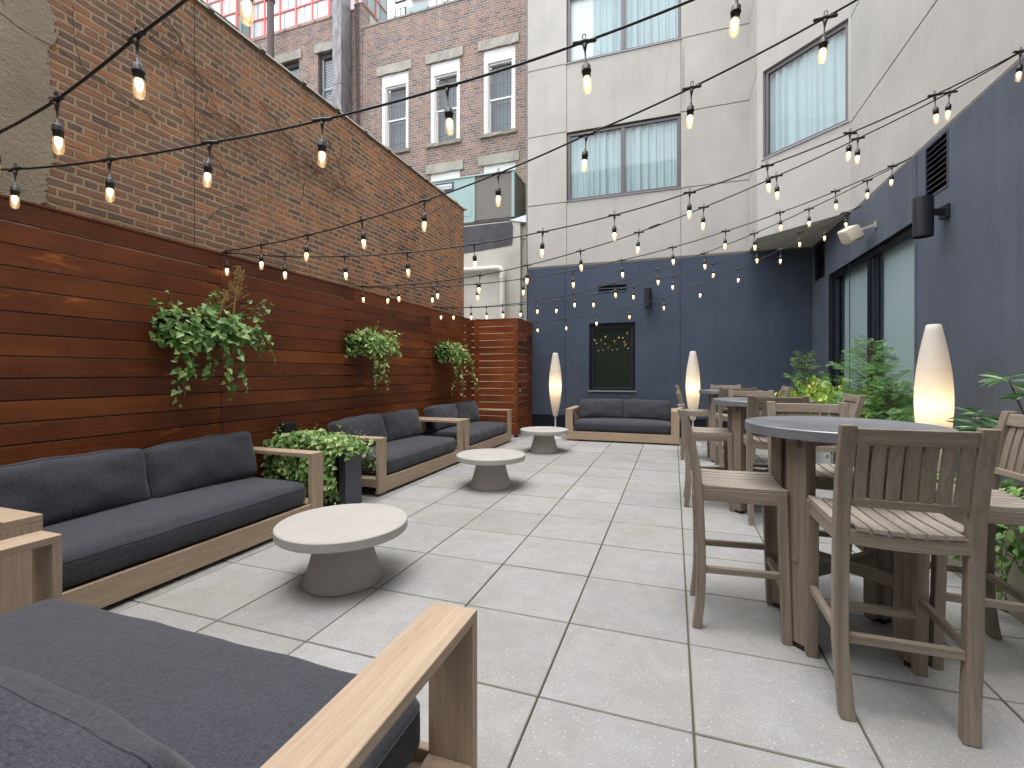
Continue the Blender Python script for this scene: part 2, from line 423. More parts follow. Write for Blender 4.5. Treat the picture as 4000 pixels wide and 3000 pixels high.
# ------------------------------------------------------------------ mesh helpers
class MB:
    def __init__(s): s.v = []; s.f = []; s.mi = []
    def add(s, vs, fs, mi=0):
        o = len(s.v); s.v += [tuple(p) for p in vs]; s.f += [tuple(i + o for i in q) for q in fs]; s.mi += [mi] * len(fs)
    def box(s, x0, x1, y0, y1, z0, z1, mi=0):
        if x0 > x1: x0, x1 = x1, x0
        if y0 > y1: y0, y1 = y1, y0
        if z0 > z1: z0, z1 = z1, z0
        vs = [(x, y, z) for z in (z0, z1) for y in (y0, y1) for x in (x0, x1)]
        s.add(vs, [(0, 2, 3, 1), (4, 5, 7, 6), (0, 1, 5, 4), (2, 6, 7, 3), (0, 4, 6, 2), (1, 3, 7, 5)], mi)
    def obox(s, c, size, rot=None, mi=0):
        m = (rot or Matrix.Identity(3)); hx, hy, hz = [k / 2 for k in size]
        vs = [Vector(c) + m @ Vector((x, y, z)) for z in (-hz, hz) for y in (-hy, hy) for x in (-hx, hx)]
        s.add(vs, [(0, 2, 3, 1), (4, 5, 7, 6), (0, 1, 5, 4), (2, 6, 7, 3), (0, 4, 6, 2), (1, 3, 7, 5)], mi)
    def beam(s, p, q, w, h, mi=0):   # rectangular bar from p to q, w horizontal, h vertical-ish
        p, q = Vector(p), Vector(q); d = (q - p); L = d.length; d.normalize()
        up = Vector((0, 0, 1)) if abs(d.z) < .95 else Vector((0, 1, 0))
        sx = d.cross(up).normalized(); sz = sx.cross(d)
        vs = []
        for e in (p, q):
            for a, b in ((-1, -1), (1, -1), (1, 1), (-1, 1)): vs.append(e + sx * a * w / 2 + sz * b * h / 2)
        s.add(vs, [(0, 3, 2, 1), (4, 5, 6, 7), (0, 1, 5, 4), (1, 2, 6, 5), (2, 3, 7, 6), (3, 0, 4, 7)], mi)
    def sweep(s, sections, mi=0, closed_ends=True):  # list of equal-length rings
        n = len(sections[0]); o = len(s.v)
        for r in sections: s.v += [tuple(p) for p in r]
        fs = []
        for k in range(len(sections) - 1):
            for i in range(n): j = (i + 1) % n; fs.append((o + k * n + i, o + k * n + j, o + (k + 1) * n + j, o + (k + 1) * n + i))
        if closed_ends: fs.append(tuple(o + i for i in range(n))[::-1]); fs.append(tuple(o + (len(sections) - 1) * n + i for i in range(n)))
        s.f += fs; s.mi += [mi] * len(fs)
    def tube(s, pts, r, n=8, mi=0):
        pts = [Vector(p) for p in pts]; rings = []; side = None
        rr = r if isinstance(r, (list, tuple)) else [r] * len(pts)
        for i, p in enumerate(pts):
            t = (pts[min(i + 1, len(pts) - 1)] - pts[max(i - 1, 0)]).normalized()
            if side is None: side = t.orthogonal().normalized()
            side = (side - t * side.dot(t)); side = side.normalized() if side.length > 1e-6 else t.orthogonal().normalized()
            b = t.cross(side)
            rings.append([p + (side * math.cos(2 * math.pi * k / n) + b * math.sin(2 * math.pi * k / n)) * rr[i] for k in range(n)])
        s.sweep(rings, mi)
    def lathe(s, prof, c=(0, 0, 0), n=32, mi=0, close=True):
        rings = [[(c[0] + r * math.cos(2 * math.pi * k / n), c[1] + r * math.sin(2 * math.pi * k / n), c[2] + z) for k in range(n)] for r, z in prof]
        s.sweep(rings, mi, close)
    def rotate(s, mat, i0=0):
        for i in range(i0, len(s.v)): s.v[i] = tuple(mat @ Vector(s.v[i]))
    def build(s, name, mats, parent=None, smooth=False, bevel=0, seg=1):
        if isinstance(mats, str): mats = [mats]
        off = Vector(parent_world(parent)) if parent else Vector((0, 0, 0))
        me = bpy.data.meshes.new(name)
        me.from_pydata([tuple(Vector(p) - off) for p in s.v], [], s.f)
        for k in mats: me.materials.append(M[k])
        if len(mats) > 1: me.polygons.foreach_set('material_index', s.mi)
        if smooth: me.polygons.foreach_set('use_smooth', [True] * len(me.polygons))
        me.update()
        o = bpy.data.objects.new(name, me); COL.objects.link(o)
        if parent: o.parent = parent
        if bevel:
            b = o.modifiers.new('bevel', 'BEVEL'); b.width = bevel; b.segments = seg; b.limit_method = 'ANGLE'; b.angle_limit = R(40)
        return o

def parent_world(p):
    v = Vector((0, 0, 0))
    while p: v += p.location; p = p.parent
    return v
def smooth_angle(o, deg=40):
    me = o.data
    me.polygons.foreach_set('use_smooth', [True] * len(me.polygons))
    try: me.set_sharp_from_angle(angle=R(deg))
    except Exception: pass
    return o
def tag(o, label=None, cat=None, group=None, kind=None):
    if label: o['label'] = label
    if cat: o['category'] = cat
    if group: o['group'] = group
    if kind: o['kind'] = kind
    return o
def thing(name, label, cat, loc=(0, 0, 0), group=None):
    o = bpy.data.objects.new(name, None); COL.objects.link(o); o.location = loc; o.empty_display_size = .2
    return tag(o, label, cat, group)
def kids(o): return [c for c in COL.objects if c.parent == o]
def copy_tree(o, parent=None):
    c = o.copy(); COL.objects.link(c); c.parent = parent
    for ch in kids(o): copy_tree(ch, c)
    return c
bpy.context.view_layer.update()

# ------------------------------------------------------------------ ground and paving
XF, XB, YB, XR = -4.117, -3.106, 10.4, 2.536      # fence face, enclosure face, back wall, right wall
g = MB(); g.add([(-300, -300, -.16), (300, -300, -.16), (300, 300, -.16), (-300, 300, -.16)], [(0, 1, 2, 3)])
tag(g.build('ground', 'ground_gravel'), kind='structure')
g = MB(); g.box(-4.8, 2.53, -4, 10.39, -.15, -.014)
tag(g.build('patio_base', 'paver_joint'), kind='structure')
T = .6125
X0g, Y0g = .0726, 2.504
pv = MB(); gap = .0024; bv = .0045
for i in range(-8, 5):
    for j in range(-9, 14):
        x0 = X0g + i * T + gap; x1 = X0g + (i + 1) * T - gap; y0 = Y0g + j * T + gap; y1 = Y0g + (j + 1) * T - gap
        x0 = max(x0, -4.75); x1 = min(x1, 2.50); y1 = min(y1, 10.37)
        if x1 - x0 < .05 or y1 - y0 < .05: continue
        dz = random.uniform(-.0012, .0012)
        a_ = [(x0, y0), (x1, y0), (x1, y1), (x0, y1)]; b_ = [(x0 + bv, y0 + bv), (x1 - bv, y0 + bv), (x1 - bv, y1 - bv), (x0 + bv, y1 - bv)]
        vs = [(x, y, -.028) for x, y in a_] + [(x, y, dz - bv) for x, y in a_] + [(x, y, dz) for x, y in b_]
        for i_, (x, y) in enumerate(b_): pass
        vs = [(x, y, -.028) for x, y in a_] + [(x, y, dz - .004) for x, y in a_] + [(x, y, dz) for x, y in b_]
        fs = []
        for k in range(4):
            n_ = (k + 1) % 4; fs += [(k, n_, 4 + n_, 4 + k), (4 + k, 4 + n_, 8 + n_, 8 + k)]
        pv.add(vs, [(8, 9, 10, 11)]); o_ = len(pv.v) - 12; pv.f += [tuple(q + o_ for q in f) for f in fs]; pv.mi += [1] * len(fs)
tag(pv.build('patio_paving', ['concrete_paver', 'paver_edge']), kind='structure')

# ------------------------------------------------------------------ hotel building: stucco walls
hotel = thing('hotel_building', 'beige and navy stucco building with curtained windows behind and right of the patio', 'building', (0, YB, 0))
class WallPlane:
    """wall face in a vertical plane: origin o, unit run direction d, outward normal n"""
    def __init__(s, o, d, n): s.o = Vector((*o, 0)); s.d = Vector((*d, 0)).normalized(); s.n = Vector((*n, 0)).normalized()
    def P(s, t, z, k=0.): return s.o + s.d * t + s.n * k + Vector((0, 0, z))
    def sheet(s, mb, t0, t1, z0, z1, k=0., openings=(), reveal=.12, edge=0., mi=0, step=None):
        ts = sorted({t0, t1, *[o for op in openings for o in op[:2]]}); zs = sorted({z0, z1, *[o for op in openings for o in op[2:4]]})
        flip = s.d.cross(Vector((0, 0, 1))).dot(s.n) < 0
        def quad(a, b, c, d_): mb.add([a, b, c, d_], [(0, 1, 2, 3) if not flip else (3, 2, 1, 0)], mi)
        for i in range(len(ts) - 1):
            for j in range(len(zs) - 1):
                tc, zc = (ts[i] + ts[i + 1]) / 2, (zs[j] + zs[j + 1]) / 2
                if any(o[0] < tc < o[1] and o[2] < zc < o[3] for o in openings): continue
                quad(s.P(ts[i], zs[j], k), s.P(ts[i + 1], zs[j], k), s.P(ts[i + 1], zs[j + 1], k), s.P(ts[i], zs[j + 1], k))
        def ring(a0, a1, b0, b1, kk, inner):
            c = [(a0, b0), (a1, b0), (a1, b1), (a0, b1)]
            for q in range(4):
                p, r = c[q], c[(q + 1) % 4]
                A, B, C, D_ = s.P(p[0], p[1], k), s.P(r[0], r[1], k), s.P(r[0], r[1], k - kk), s.P(p[0], p[1], k - kk)
                mb.add([A, B, C, D_], [(0, 1, 2, 3) if inner else (3, 2, 1, 0)], mi)
        for o in openings: ring(*o[:4], reveal, True)
        if edge: ring(t0, t1, z0, z1, edge, False)
    def bx(s, mb, t0, t1, z0, z1, k0, k1, mi=0):
        vs = [s.P(t, z, k) for z in (z0, z1) for k in (k0, k1) for t in (t0, t1)]
        mb.add(vs, [(0, 2, 3, 1), (4, 5, 7, 6), (0, 1, 5, 4), (2, 6, 7, 3), (0, 4, 6, 2), (1, 3, 7, 5)], mi)

ZB = 3.80; ZT = 12.5
back = WallPlane((0, YB), (1, 0), (0, -1))
right = WallPlane((XR, 0), (0, 1), (-1, 0))
side = WallPlane((1.435, 0), (0, 1), (-1, 0))
diag = WallPlane((1.435, 9.447), (1, -1), (-1, -1)); DL = (XR - 1.435) * math.sqrt(2)
# navy lower walls
lw = MB()
op_back = [(-1.785, -.785, .985, 2.47), (-1.586, -.963, 3.13, 3.315)]
for t0, t1 in ((-3.25, -2.336), (-2.324, .124), (.136, XR)):
    back.sheet(lw, t0, t1, .405, ZB - .012, 0, [o for o in op_back if t0 < o[0] < t1], .14, .012)
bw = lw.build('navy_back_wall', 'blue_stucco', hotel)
lw = MB(); back.sheet(lw, -3.25, XR, 0, 12.5, -.011, op_back + [(-2.294, .140, 5.262, 6.822), (-2.294, .165, 8.392, 9.95)], .01)
lw.build('wall_joint', 'joint_tan', hotel)
for t in (-2.33, .13): lw = MB(); back.bx(lw, t - .006, t + .006, .4, ZB - .014, -.010, -.006); lw.build('control_joint', 'joint_dark', hotel)
for t in (8.43, 6.32): lw = MB(); right.bx(lw, t - .005, t + .005, .01, ZB - .014, -.0145, -.006); lw.build('control_joint', 'joint_dark', hotel)
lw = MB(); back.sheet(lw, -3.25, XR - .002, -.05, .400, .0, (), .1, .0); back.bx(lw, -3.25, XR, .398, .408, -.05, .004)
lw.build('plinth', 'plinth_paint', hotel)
op_r = [(6.38, 9.40, 1.03, 3.06), (5.69, 6.135, 3.19, 3.755), (9.62, 10.24, 3.08, 3.78)]
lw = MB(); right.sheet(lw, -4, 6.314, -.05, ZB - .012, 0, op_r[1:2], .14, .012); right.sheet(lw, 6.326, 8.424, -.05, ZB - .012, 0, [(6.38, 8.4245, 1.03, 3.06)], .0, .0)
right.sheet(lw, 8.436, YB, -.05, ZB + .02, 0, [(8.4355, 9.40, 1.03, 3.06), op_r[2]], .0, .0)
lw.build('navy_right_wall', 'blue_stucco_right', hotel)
lw = MB(); right.sheet(lw, -4, YB, -.05, ZB + .03, -.012, op_r, .12)
lw.build('wall_backing', 'joint_dark', hotel)
lw = MB(); right.bx(lw, -4, 8.346, ZB - .012, ZB + .006, -.012, -.004)
lw.build('wall_joint', 'joint_tan', hotel)
# beige upper walls
up = MB(); e = .012; J = [3.812, 5.250, 6.846, 8.392, ZT]
for a0, a1 in ((-3.25, -2.303), (.150, 1.435)):
    for q in range(4): back.sheet(up, a0, a1, J[q] + (.012 if q else .012), J[q + 1] - .011, 0, (), .1, e)
back.sheet(up, -2.289, .137, 3.824, 5.244, 0, (), .1, e)
back.sheet(up, -2.289, .137, 6.83, 8.384, 0, (), .1, e)
back.sheet(up, -2.289, .137, 9.96, ZT, 0, (), .1, e)
for q in range(4): side.sheet(up, 9.447, YB, J[q] + (.012 if q else 0), J[q + 1] - .011, 0, (), .1, e)
WD = (.11, DL - .035, 5.195, 6.775)
diag.sheet(up, 0, DL, 3.812, 8.386, 0, [WD], .16, 0)
diag.sheet(up, 0, DL, 8.40, ZT, 0, [(.11, DL - .035, 8.45, 10.0)], .16, 0)
Jr = [ZB + .010, 5.165, 6.755, 8.35, ZT]
for q in range(4): right.sheet(up, -4, 8.346, Jr[q] + (.011 if q else 0), Jr[q + 1] - .011, .0, (), .1, e)
up.build('beige_wall', 'beige_stucco', hotel)
jb = MB(); side.sheet(jb, 9.447, YB, 3.9, ZT, -.011); right.sheet(jb, -4, 8.346, ZB, ZT, -.0118); diag.sheet(jb, 0, DL, 8.38, 8.405, -.011)
jb.build('wall_joint', 'joint_tan', hotel)
so = MB(); so.add([(1.436, 10.39, 3.812), (1.436, 9.448, 3.812), (XR - .001, 8.348, 3.812), (XR - .001, 10.39, 3.812)], [(0, 1, 2, 3)])
so.build('soffit', 'soffit', hotel)
rf = MB(); rf.box(-3.25, 9, YB + .02, 20, ZT - .1, ZT); rf.box(XR + .02, 9, -4, YB + .02, ZT - .1, ZT)
rf.box(-3.26, -3.23, YB + .0, 20, 0, ZT - .1)
rf.box(8.9, 9, -4, 20, 0, ZT - .1); rf.box(XR + .02, 9, -4.02, -3.98, 0, ZT - .1)
rf.box(-3.25, 9, 19.9, 20, 0, ZT - .1)
rf.build('outer_wall', 'beige_stucco', hotel)
ow = MB(); ow.box(-8, XR, -4.9, -4.7, 3.8, ZT); ow.build('opposite_wall', 'beige_stucco', hotel)
ow = MB(); ow.box(-8, XR, -4.88, -4.69, -.1, 3.799); ow.build('opposite_lower_wall', 'blue_stucco', hotel)

def wavy(pl, t0, t1, z0, z1, k, amp, wl, seed, gather=0.):
    rnd = random.Random(seed); mb = MB(); n = int((t1 - t0) / .012); zs = 8
    ph = [rnd.uniform(0, 6.28) for _ in range(5)]
    flip = pl.d.cross(Vector((0, 0, 1))).dot(pl.n) < 0
    def off(t, z):
        f = (z - z0) / (z1 - z0)
        w = (math.sin(t / wl * 6.28 + ph[0] + 2.4 * math.sin(t * 3.3 + ph[1])) * (.7 + .5 * math.sin(t * 5.1 + ph[4])) + .45 * math.sin(t / wl * 13.1 + ph[2] + 1.2 * f + math.sin(t * 7)) + .5 * math.sin(t / wl * 2.7 + ph[3] + .6 * f))
        return k + amp * w * (.6 + .4 * (1 - f))
    for i in range(n + 1):
        t = t0 + (t1 - t0) * i / n
        for j in range(zs + 1):
            z = z0 + (z1 - z0) * j / zs; mb.v.append(tuple(pl.P(t, z, off(t, z))))
    for i in range(n):
        for j in range(zs):
            a_ = i * (zs + 1) + j; q = (a_, a_ + zs + 1, a_ + zs + 2, a_ + 1); mb.f.append(q if not flip else q[::-1]); mb.mi.append(0)
    return mb

def hotel_window(pl, t0, t1, z0, z1, mulls, fw=.072, fmat='taupe_frame', kin=-.05, curtains=(), sashes=True, glassmat='window_glass', sill=True):
    fr = MB()
    pl.bx(fr, t0, t1, z0, z0 + fw, kin - .05, kin); pl.bx(fr, t0, t1, z1 - fw, z1, kin - .05, kin)
    pl.bx(fr, t0, t0 + fw, z0 + fw, z1 - fw, kin - .05, kin); pl.bx(fr, t1 - fw, t1, z0 + fw, z1 - fw, kin - .05, kin)
    for m_ in mulls: pl.bx(fr, m_ - fw * .55, m_ + fw * .55, z0 + fw, z1 - fw, kin - .05, kin + .002)
    w = fr.build('window', fmat, hotel, bevel=.003)
    g_ = MB(); edges = [t0 + fw, *[m_ for m_ in mulls], t1 - fw]
    for q in range(len(edges) - 1): pl.sheet(g_, edges[q], edges[q + 1], z0 + fw, z1 - fw, kin - .028)
    g_.build('pane', glassmat, w)
    if sill:
        s_ = MB(); pl.bx(s_, t0 - .02, t1 + .02, z0 - .014, z0 - .001, -.05, .022); s_.build('sill', 'light_sill', w)
    for (c0, c1, mat, amp, wl, sd_) in curtains:
        cm = wavy(pl, c0, c1, z0 + .01, z1 - .005, kin - .085, amp, wl, sd_); o = cm.build('curtain', mat, w, smooth=True)
    bk = MB(); pl.sheet(bk, t0 - .1, t1 + .1, z0 - .1, z1 + .1, kin - .6); pl.bx(bk, t0 - .1, t1 + .1, z1, z1 + .02, kin - .6, kin - .05)
    pl.bx(bk, t0 - .1, t1 + .1, z0 - .12, z0, kin - .6, kin - .05)
    bk.build('dark_room', 'room_dark', w)
    return w
hotel_window(back, -2.294, .137, 5.262, 6.822, [-1.05], curtains=[(-2.25, -1.0, 'curtain_teal', .03, .16, 1), (-1.1, .1, 'curtain_teal', .03, .16, 2)])
hotel_window(back, -2.294, .160, 8.392, 9.95, [-1.05], curtains=[(-2.25, -1.68, 'sheer_white', .01, .12, 3), (-1.7, -.5, 'curtain_teal', .03, .14, 4), (-.7, .13, 'curtain_teal', .03, .15, 5)])
hotel_window(diag, WD[0], WD[1], WD[2], WD[3], [], fw=.07, curtains=[(WD[0] + .02, WD[1] - .02, 'curtain_teal', .034, .19, 6)])
hotel_window(diag, .11, DL - .035, 8.45, 10.0, [], fw=.07, curtains=[(.13, DL - .06, 'curtain_teal', .022, .17, 8)])
# small dark window in the navy wall
dk = MB(); z0, z1, t0, t1 = .985, 2.47, -1.785, -.785
for q in ((t0, t1, z0, z0 + .04), (t0, t1, z1 - .06, z1), (t0, t0 + .06, z0 + .04, z1 - .06), (t1 - .06, t1, z0 + .04, z1 - .06)): back.bx(dk, *q, -.1, -.03)
dw = dk.build('window', 'dark_frame', hotel, bevel=.003)
tag(dw, 'dark glazed window reflecting the string lights')
dk = MB()
for q in ((t0 + .06, t0 + .085, z0 + .04, z1 - .06), (t1 - .085, t1 - .06, z0 + .04, z1 - .06), (t0 + .085, t1 - .085, z0 + .04, z0 + .06)): back.bx(dk, *q, -.1, -.06)
dk.build('inner_frame', 'navy_frame', dw)
dk = MB(); back.sheet(dk, t0 + .05, t1 - .05, z0 + .03, z1 - .05, -.085); dk.build('pane', 'dark_glass', dw)
dk = MB(); back.sheet(dk, t0, t1, z0, z1, -.12); dk.build('shade_behind', 'reflection_dark', dw)
dk = MB(); back.bx(dk, t0 - .02, t1 + .02, z0 - .035, z0 - .004, -.03, .025); dk.build('sill', 'light_sill', dw)
# large glazing in the right wall
wf = MB(); kk = -.05; z0, z1, t0, t1 = 1.03, 3.06, 6.38, 9.40
for q in ((t0, t1, z0, z0 + .05), (t0, t1, z1 - .09, z1), (t0, t0 + .05, z0 + .05, z1 - .09), (t1 - .08, t1, z0 + .05, z1 - .09), (7.77, 7.87, z0 + .05, z1 - .09)): right.bx(wf, *q, kk - .06, kk)
ww = wf.build('window', 'dark_frame', hotel, bevel=.004)
wf = MB()
for a0, a1 in ((t0 + .05, 7.77), (7.87, t1 - .08)):
    right.bx(wf, a1 - .05, a1, z0 + .05, z1 - .09, kk - .07, kk - .02); right.bx(wf, a1 - .15, a1 - .12, z0 + .05, z1 - .09, kk - .10, kk - .08)
    right.bx(wf, a0, a1, z0 + .05, z0 + .07, kk - .07, kk - .02)
wf.build('inner_frame', 'navy_frame', ww)
wf = MB()
for a0, a1 in ((t0 + .05, 7.77), (7.87, t1 - .08)): right.sheet(wf, a0, a1, z0 + .05, z1 - .09, kk - .045)
wf.build('pane', 'window_glass', ww)
for a0, a1, sd_ in ((t0 + .03, 7.68, 21), (7.84, 9.22, 22)):
    wavy(right, a0, a1, z0 + .005, z1 - .005, kk - .12, .006, .9, sd_).build('roller_shade', 'roller_shade', ww, smooth=True)
wf = MB(); right.sheet(wf, t0, t1, z0, z1, kk - .5); right.bx(wf, t0 - .02, t1 + .02, z1, z1 + .02, kk - .52, kk - .07); right.bx(wf, t0 - .02, t1 + .02, z0 - .02, z0, kk - .52, kk - .07)
right.bx(wf, t0 - .02, t0, z0, z1, kk - .52, kk - .07); right.bx(wf, t1, t1 + .02, z0, z1, kk - .52, kk - .07); wf.build('dark_room', 'room_dark', ww)
# louvred vents
def vent(pl, t0, t1, z0, z1, n, tiltdown=1, flat=False):
    f = MB(); b_ = .022
    for q in ((t0, t1, z0, z0 + b_), (t0, t1, z1 - b_, z1), (t0, t0 + b_, z0 + b_, z1 - b_), (t1 - b_, t1, z0 + b_, z1 - b_)): pl.bx(f, *q, -.05, .006)
    v_ = f.build('vent', 'navy_frame', hotel, bevel=.002)
    s_ = MB()
    for i in range(n):
        zc = z0 + b_ + (z1 - z0 - 2 * b_) * (i + .5) / n; hh = (z1 - z0) / n * .42
        A = [pl.P(t0 + b_, zc - hh, .0), pl.P(t1 - b_, zc - hh, .0), pl.P(t1 - b_, zc + hh * .6, -.06), pl.P(t0 + b_, zc + hh * .6, -.06)]
        s_.add(A + [p + Vector((0, 0, .008)) for p in A], [(0, 1, 2, 3), (7, 6, 5, 4), (0, 4, 5, 1), (2, 6, 7, 3), (1, 5, 6, 2), (3, 7, 4, 0)])
    s_.build('louvre_blade', 'navy_frame', v_)
    d_ = MB(); pl.sheet(d_, t0, t1, z0, z1, -.12); d_.build('duct_opening', 'room_dark', v_)
vent(back, -1.586, -.963, 3.13, 3.315, 2)
vent(right, 5.69, 6.135, 3.19, 3.755, 9)
vent(right, 9.62, 10.24, 3.08, 3.78, 10)

# ------------------------------------------------------------------ wall lights and loudspeaker
def wall_light(c, r, h, wall_pt, label, tilt=0.):
    t = thing('wall_light', label, 'wall light', wall_pt, 'black cylinder wall lights')
    m = MB(); m.lathe([(r - .004, -h / 2 + .02), (r, -h / 2), (r, h / 2), (r - .008, h / 2), (r - .008, h / 2 - .03)], c, 32); smooth_angle(m.build('lamp_housing', 'black_metal', t))
    wp = Vector(wall_pt); cc = Vector((c[0], c[1], wall_pt[2])); d = (wp - cc).normalized()
    m = MB(); m.beam(cc + d * (r - .005), wp - d * .03, .05, .06); m.build('bracket', 'black_metal', t, bevel=.003)
    m = MB(); m.beam(wp - d * .035, wp - d * .001, .12, .13); m.build('wall_plate', 'black_metal', t, bevel=.003)
wall_light((-.51, 10.26, 2.955), .073, .41, (-.51, YB, 2.95), 'black cylinder wall light on the navy back wall above the sofa')
wall_light((2.33, 5.68, 2.905), .082, .385, (XR, 5.72, 2.95), 'larger black cylinder wall light under the vent on the right wall')
sp = thing('loudspeaker', 'cream outdoor loudspeaker tilted down above the tall glazed window', 'loudspeaker', (XR, 7.45, 3.32))
m = MB(); prof = [(-.155, -.07), (-.125, -.105), (.125, -.105), (.155, -.07), (.12, .10), (-.12, .10)]
rot = Matrix.Rotation(R(-28), 3, 'Y') @ Matrix.Rotation(R(14), 3, 'X')
cc = Vector((2.30, 7.56, 3.27))
m.sweep([[cc + rot @ Vector((q, p[0] * k, p[1] * k)) for p in prof] for q, k in ((-.10, .88), (-.085, .98), (.06, .98), (.09, .84))]); smooth_angle(m.build('cabinet', 'cream_plastic', sp, bevel=.008, seg=2), 50)
m = MB(); m.obox(cc + rot @ Vector((.0, 0, -.106)), (.13, .22, .006), rot); m.build('grille', 'label_white', sp)
m = MB(); m.beam(cc + Vector((.05, -.1, .02)), (XR - .01, 7.40, 3.33), .012, .035); m.obox((XR - .008, 7.40, 3.33), (.014, .08, .10)); m.build('bracket', 'steel', sp)

# ------------------------------------------------------------------ slatted wood fence and gated enclosure
PITCH = .1475; FT = 2.515
def boards(mb, a0, a1, top, n, gapz, posts, plane, thick, rnd, lowest=.02):
    for i in range(n):
        z1 = top - i * PITCH; z0 = z1 - PITCH + gapz
        if z0 < lowest: z0 = lowest
        if z1 - z0 < .03: continue
        segs = sorted({a0, a1, *[p for p in posts if a0 < p < a1]})
        for s0, s1 in zip(segs[:-1], segs[1:]):
            j = rnd.uniform(-.0012, .0012)
            if plane[0] == 'x': mb.box(plane[1] - thick + j, plane[1] + j, s0 + .0012, s1 - .0012, z0 + rnd.uniform(-.001, .001), z1)
            else: mb.box(s0 + .0012, s1 - .0012, plane[1] + j, plane[1] + thick + j, z0 + rnd.uniform(-.001, .001), z1)
fence = thing('wood_fence', 'long red-brown fence of wide horizontal hardwood boards', 'fence', (XF, 4, 0))
posts = [-2.6, -.6, 1.36, 3.31, 5.28, 7.40]
rnd = random.Random(3)
m = MB(); boards(m, -3.4, 9.328, FT - .012, 17, .011, posts, ('x', XF), .021, rnd); m.build('board_panel', 'ipe_boards_y', fence, bevel=.002)
m = MB(); 
for p0, p1 in zip([-3.4] + posts, posts + [9.298]): m.box(XF - .075, XF + .006, p0 + .001, p1 - .001, FT - .010, FT + .008)
m.build('top_cap', 'ipe_boards_y', fence, bevel=.002)
for p in posts + [9.2]:
    m = MB(); m.box(XF - .115, XF - .025, p - .045, p + .045, 0, FT - .012); m.build('post', 'dark_post', fence)
enc = thing('wood_enclosure', 'slatted hardwood enclosure with a gate at the end of the fence', 'enclosure', (XB, 9.305, 0))
YE = 9.305
m = MB(); boards(m, XF + .0015, XB - .001, FT - .008, 17, .008, [], ('y', YE), .021, rnd, .06)
m.build('front_panel', 'ipe_boards_x', enc, bevel=.002)
m = MB(); m.box(XF + .008, XB + .006, YE - .006, YE + .075, FT - .006, FT + .012); m.build('top_cap', 'ipe_boards_x', enc, bevel=.002)
for p in (XF + .06, XB - .05):
    m = MB(); m.box(p - .035, p + .035, YE + .023, YE + .09, 0, FT - .01); m.build('post', 'dark_post', enc)
gt = MB(); boards(gt, YE + .003, YB - .012, FT - .008, 17, .008, [], ('x', XB), .021, rnd, .06)
gt = gt.build('gate', 'ipe_boards_y', enc, bevel=.002)
m = MB(); m.box(XB - .06, XB + .006, YE + .076, YB - .01, FT - .006, FT + .012); m.build('top_rail', 'ipe_boards_y', gt, bevel=.002)
m = MB(); m.box(XB - .09, XB - .024, YB - .10, YB - .03, 0, FT - .01); m.build('gate_post', 'dark_post', gt)
m = MB(); m.box(XB + .002, XB + .012, 9.98, 10.28, 2.15, 2.19); m.box(XB + .002, XB + .03, 10.16, 10.24, 2.12, 2.22); m.build('hinge', 'black_metal', gt)
m = MB(); m.box(XB + .002, XB + .02, 9.36, 9.44, 1.06, 1.10); m.tube([(XB + .02, 9.385, 1.075), (XB + .025, 9.385, 1.03), (XB + .025, 9.415, 1.03), (XB + .02, 9.415, 1.075)], .005, 6); m.build('latch', 'black_metal', gt)
pl_ = MB(); pl_.box(XB + .008, XB + .034, 9.375, 9.425, .965, 1.035); pl_ = pl_.build('padlock', 'steel', gt, bevel=.004)

# ------------------------------------------------------------------ neighbouring brick wall
XW = -4.4
bw_ = thing('brick_party_wall', 'old weathered brown brick wall rising above the wood fence', 'brick wall', (XW, 4, 0))
m = MB(); m.box(XW - .3, XW, -4, 9.41, -.1, 4.98); m.build('brickwork', 'old_brick', bw_)
m = MB()
yy = -4.0
while yy < 9.44:
    y2 = min(yy + .62, 9.47)
    ring = lambda y, s_: [(XW - .17 + (.2 * s_) * math.cos(t), y, 4.985 + max(0, .085 * s_ * math.sin(t))) for t in [math.pi * k / 8 for k in range(9)]]
    m.sweep([ring(yy + .002, 1.), ring(y2 - .06, 1.)]); m.sweep([ring(y2 - .06, 1.16), ring(y2 - .002, 1.16)]); yy = y2
smooth_angle(m.build('coping', 'coping_tile', bw_), 50)
m = MB(); rnd = random.Random(5); zz = 2.3; L_ = []; off = 0
while zz < 4.97: off += rnd.uniform(-.016, .016) - off * .12; L_.append((2.13 + .04 * math.sin(zz * 2.3) + off + rnd.uniform(-.007, .007) - .05 * (zz > 4.3), zz)); zz += rnd.uniform(.008, .022)
L_.append((2.0, 4.975))
vs = [(XW + .012, y, z) for y, z in L_] + [(XW - .01, y, z) for y, z in L_] + [(XW + .012, -4, z) for y, z in L_]; n_ = len(L_)
m.add(vs, [f for k in range(n_ - 1) for f in ((k, k + 1, 2 * n_ + k + 1, 2 * n_ + k), (k + 1, k, n_ + k, n_ + k + 1))]); m.build('cement_render', 'parging', bw_)
m = MB(); zz = 2.45; pts = []
while zz < 4.98: pts.append((XW + .001, 3.262 + rnd.uniform(-.006, .006), zz)); zz += .07
m.tube(pts, .0026, 5); m.build('vertical_crack', 'room_dark', bw_)
def vine(mb, y, z, ang, L, r, depth, rnd):
    pts = [(XW + .012, y, z)]
    for k in range(int(L / .05)):
        ang += rnd.uniform(-.28, .28); y += math.cos(ang) * .05; z += math.sin(ang) * .05
        if not (-1 < y < 9.3 and 2.3 < z < 4.9): break
        pts.append((XW + .012 + rnd.uniform(-.003, .006), y, z))
        if depth and rnd.random() < .16: vine(mb, y, z, ang + rnd.choice((-1, 1)) * rnd.uniform(.4, 1.1), L * rnd.uniform(.3, .6), r * .6, depth - 1, rnd)
    if len(pts) > 2: mb.tube(pts, [r * (1 - .6 * k / len(pts)) for k in range(len(pts))], 4)
m = MB(); rnd = random.Random(11)
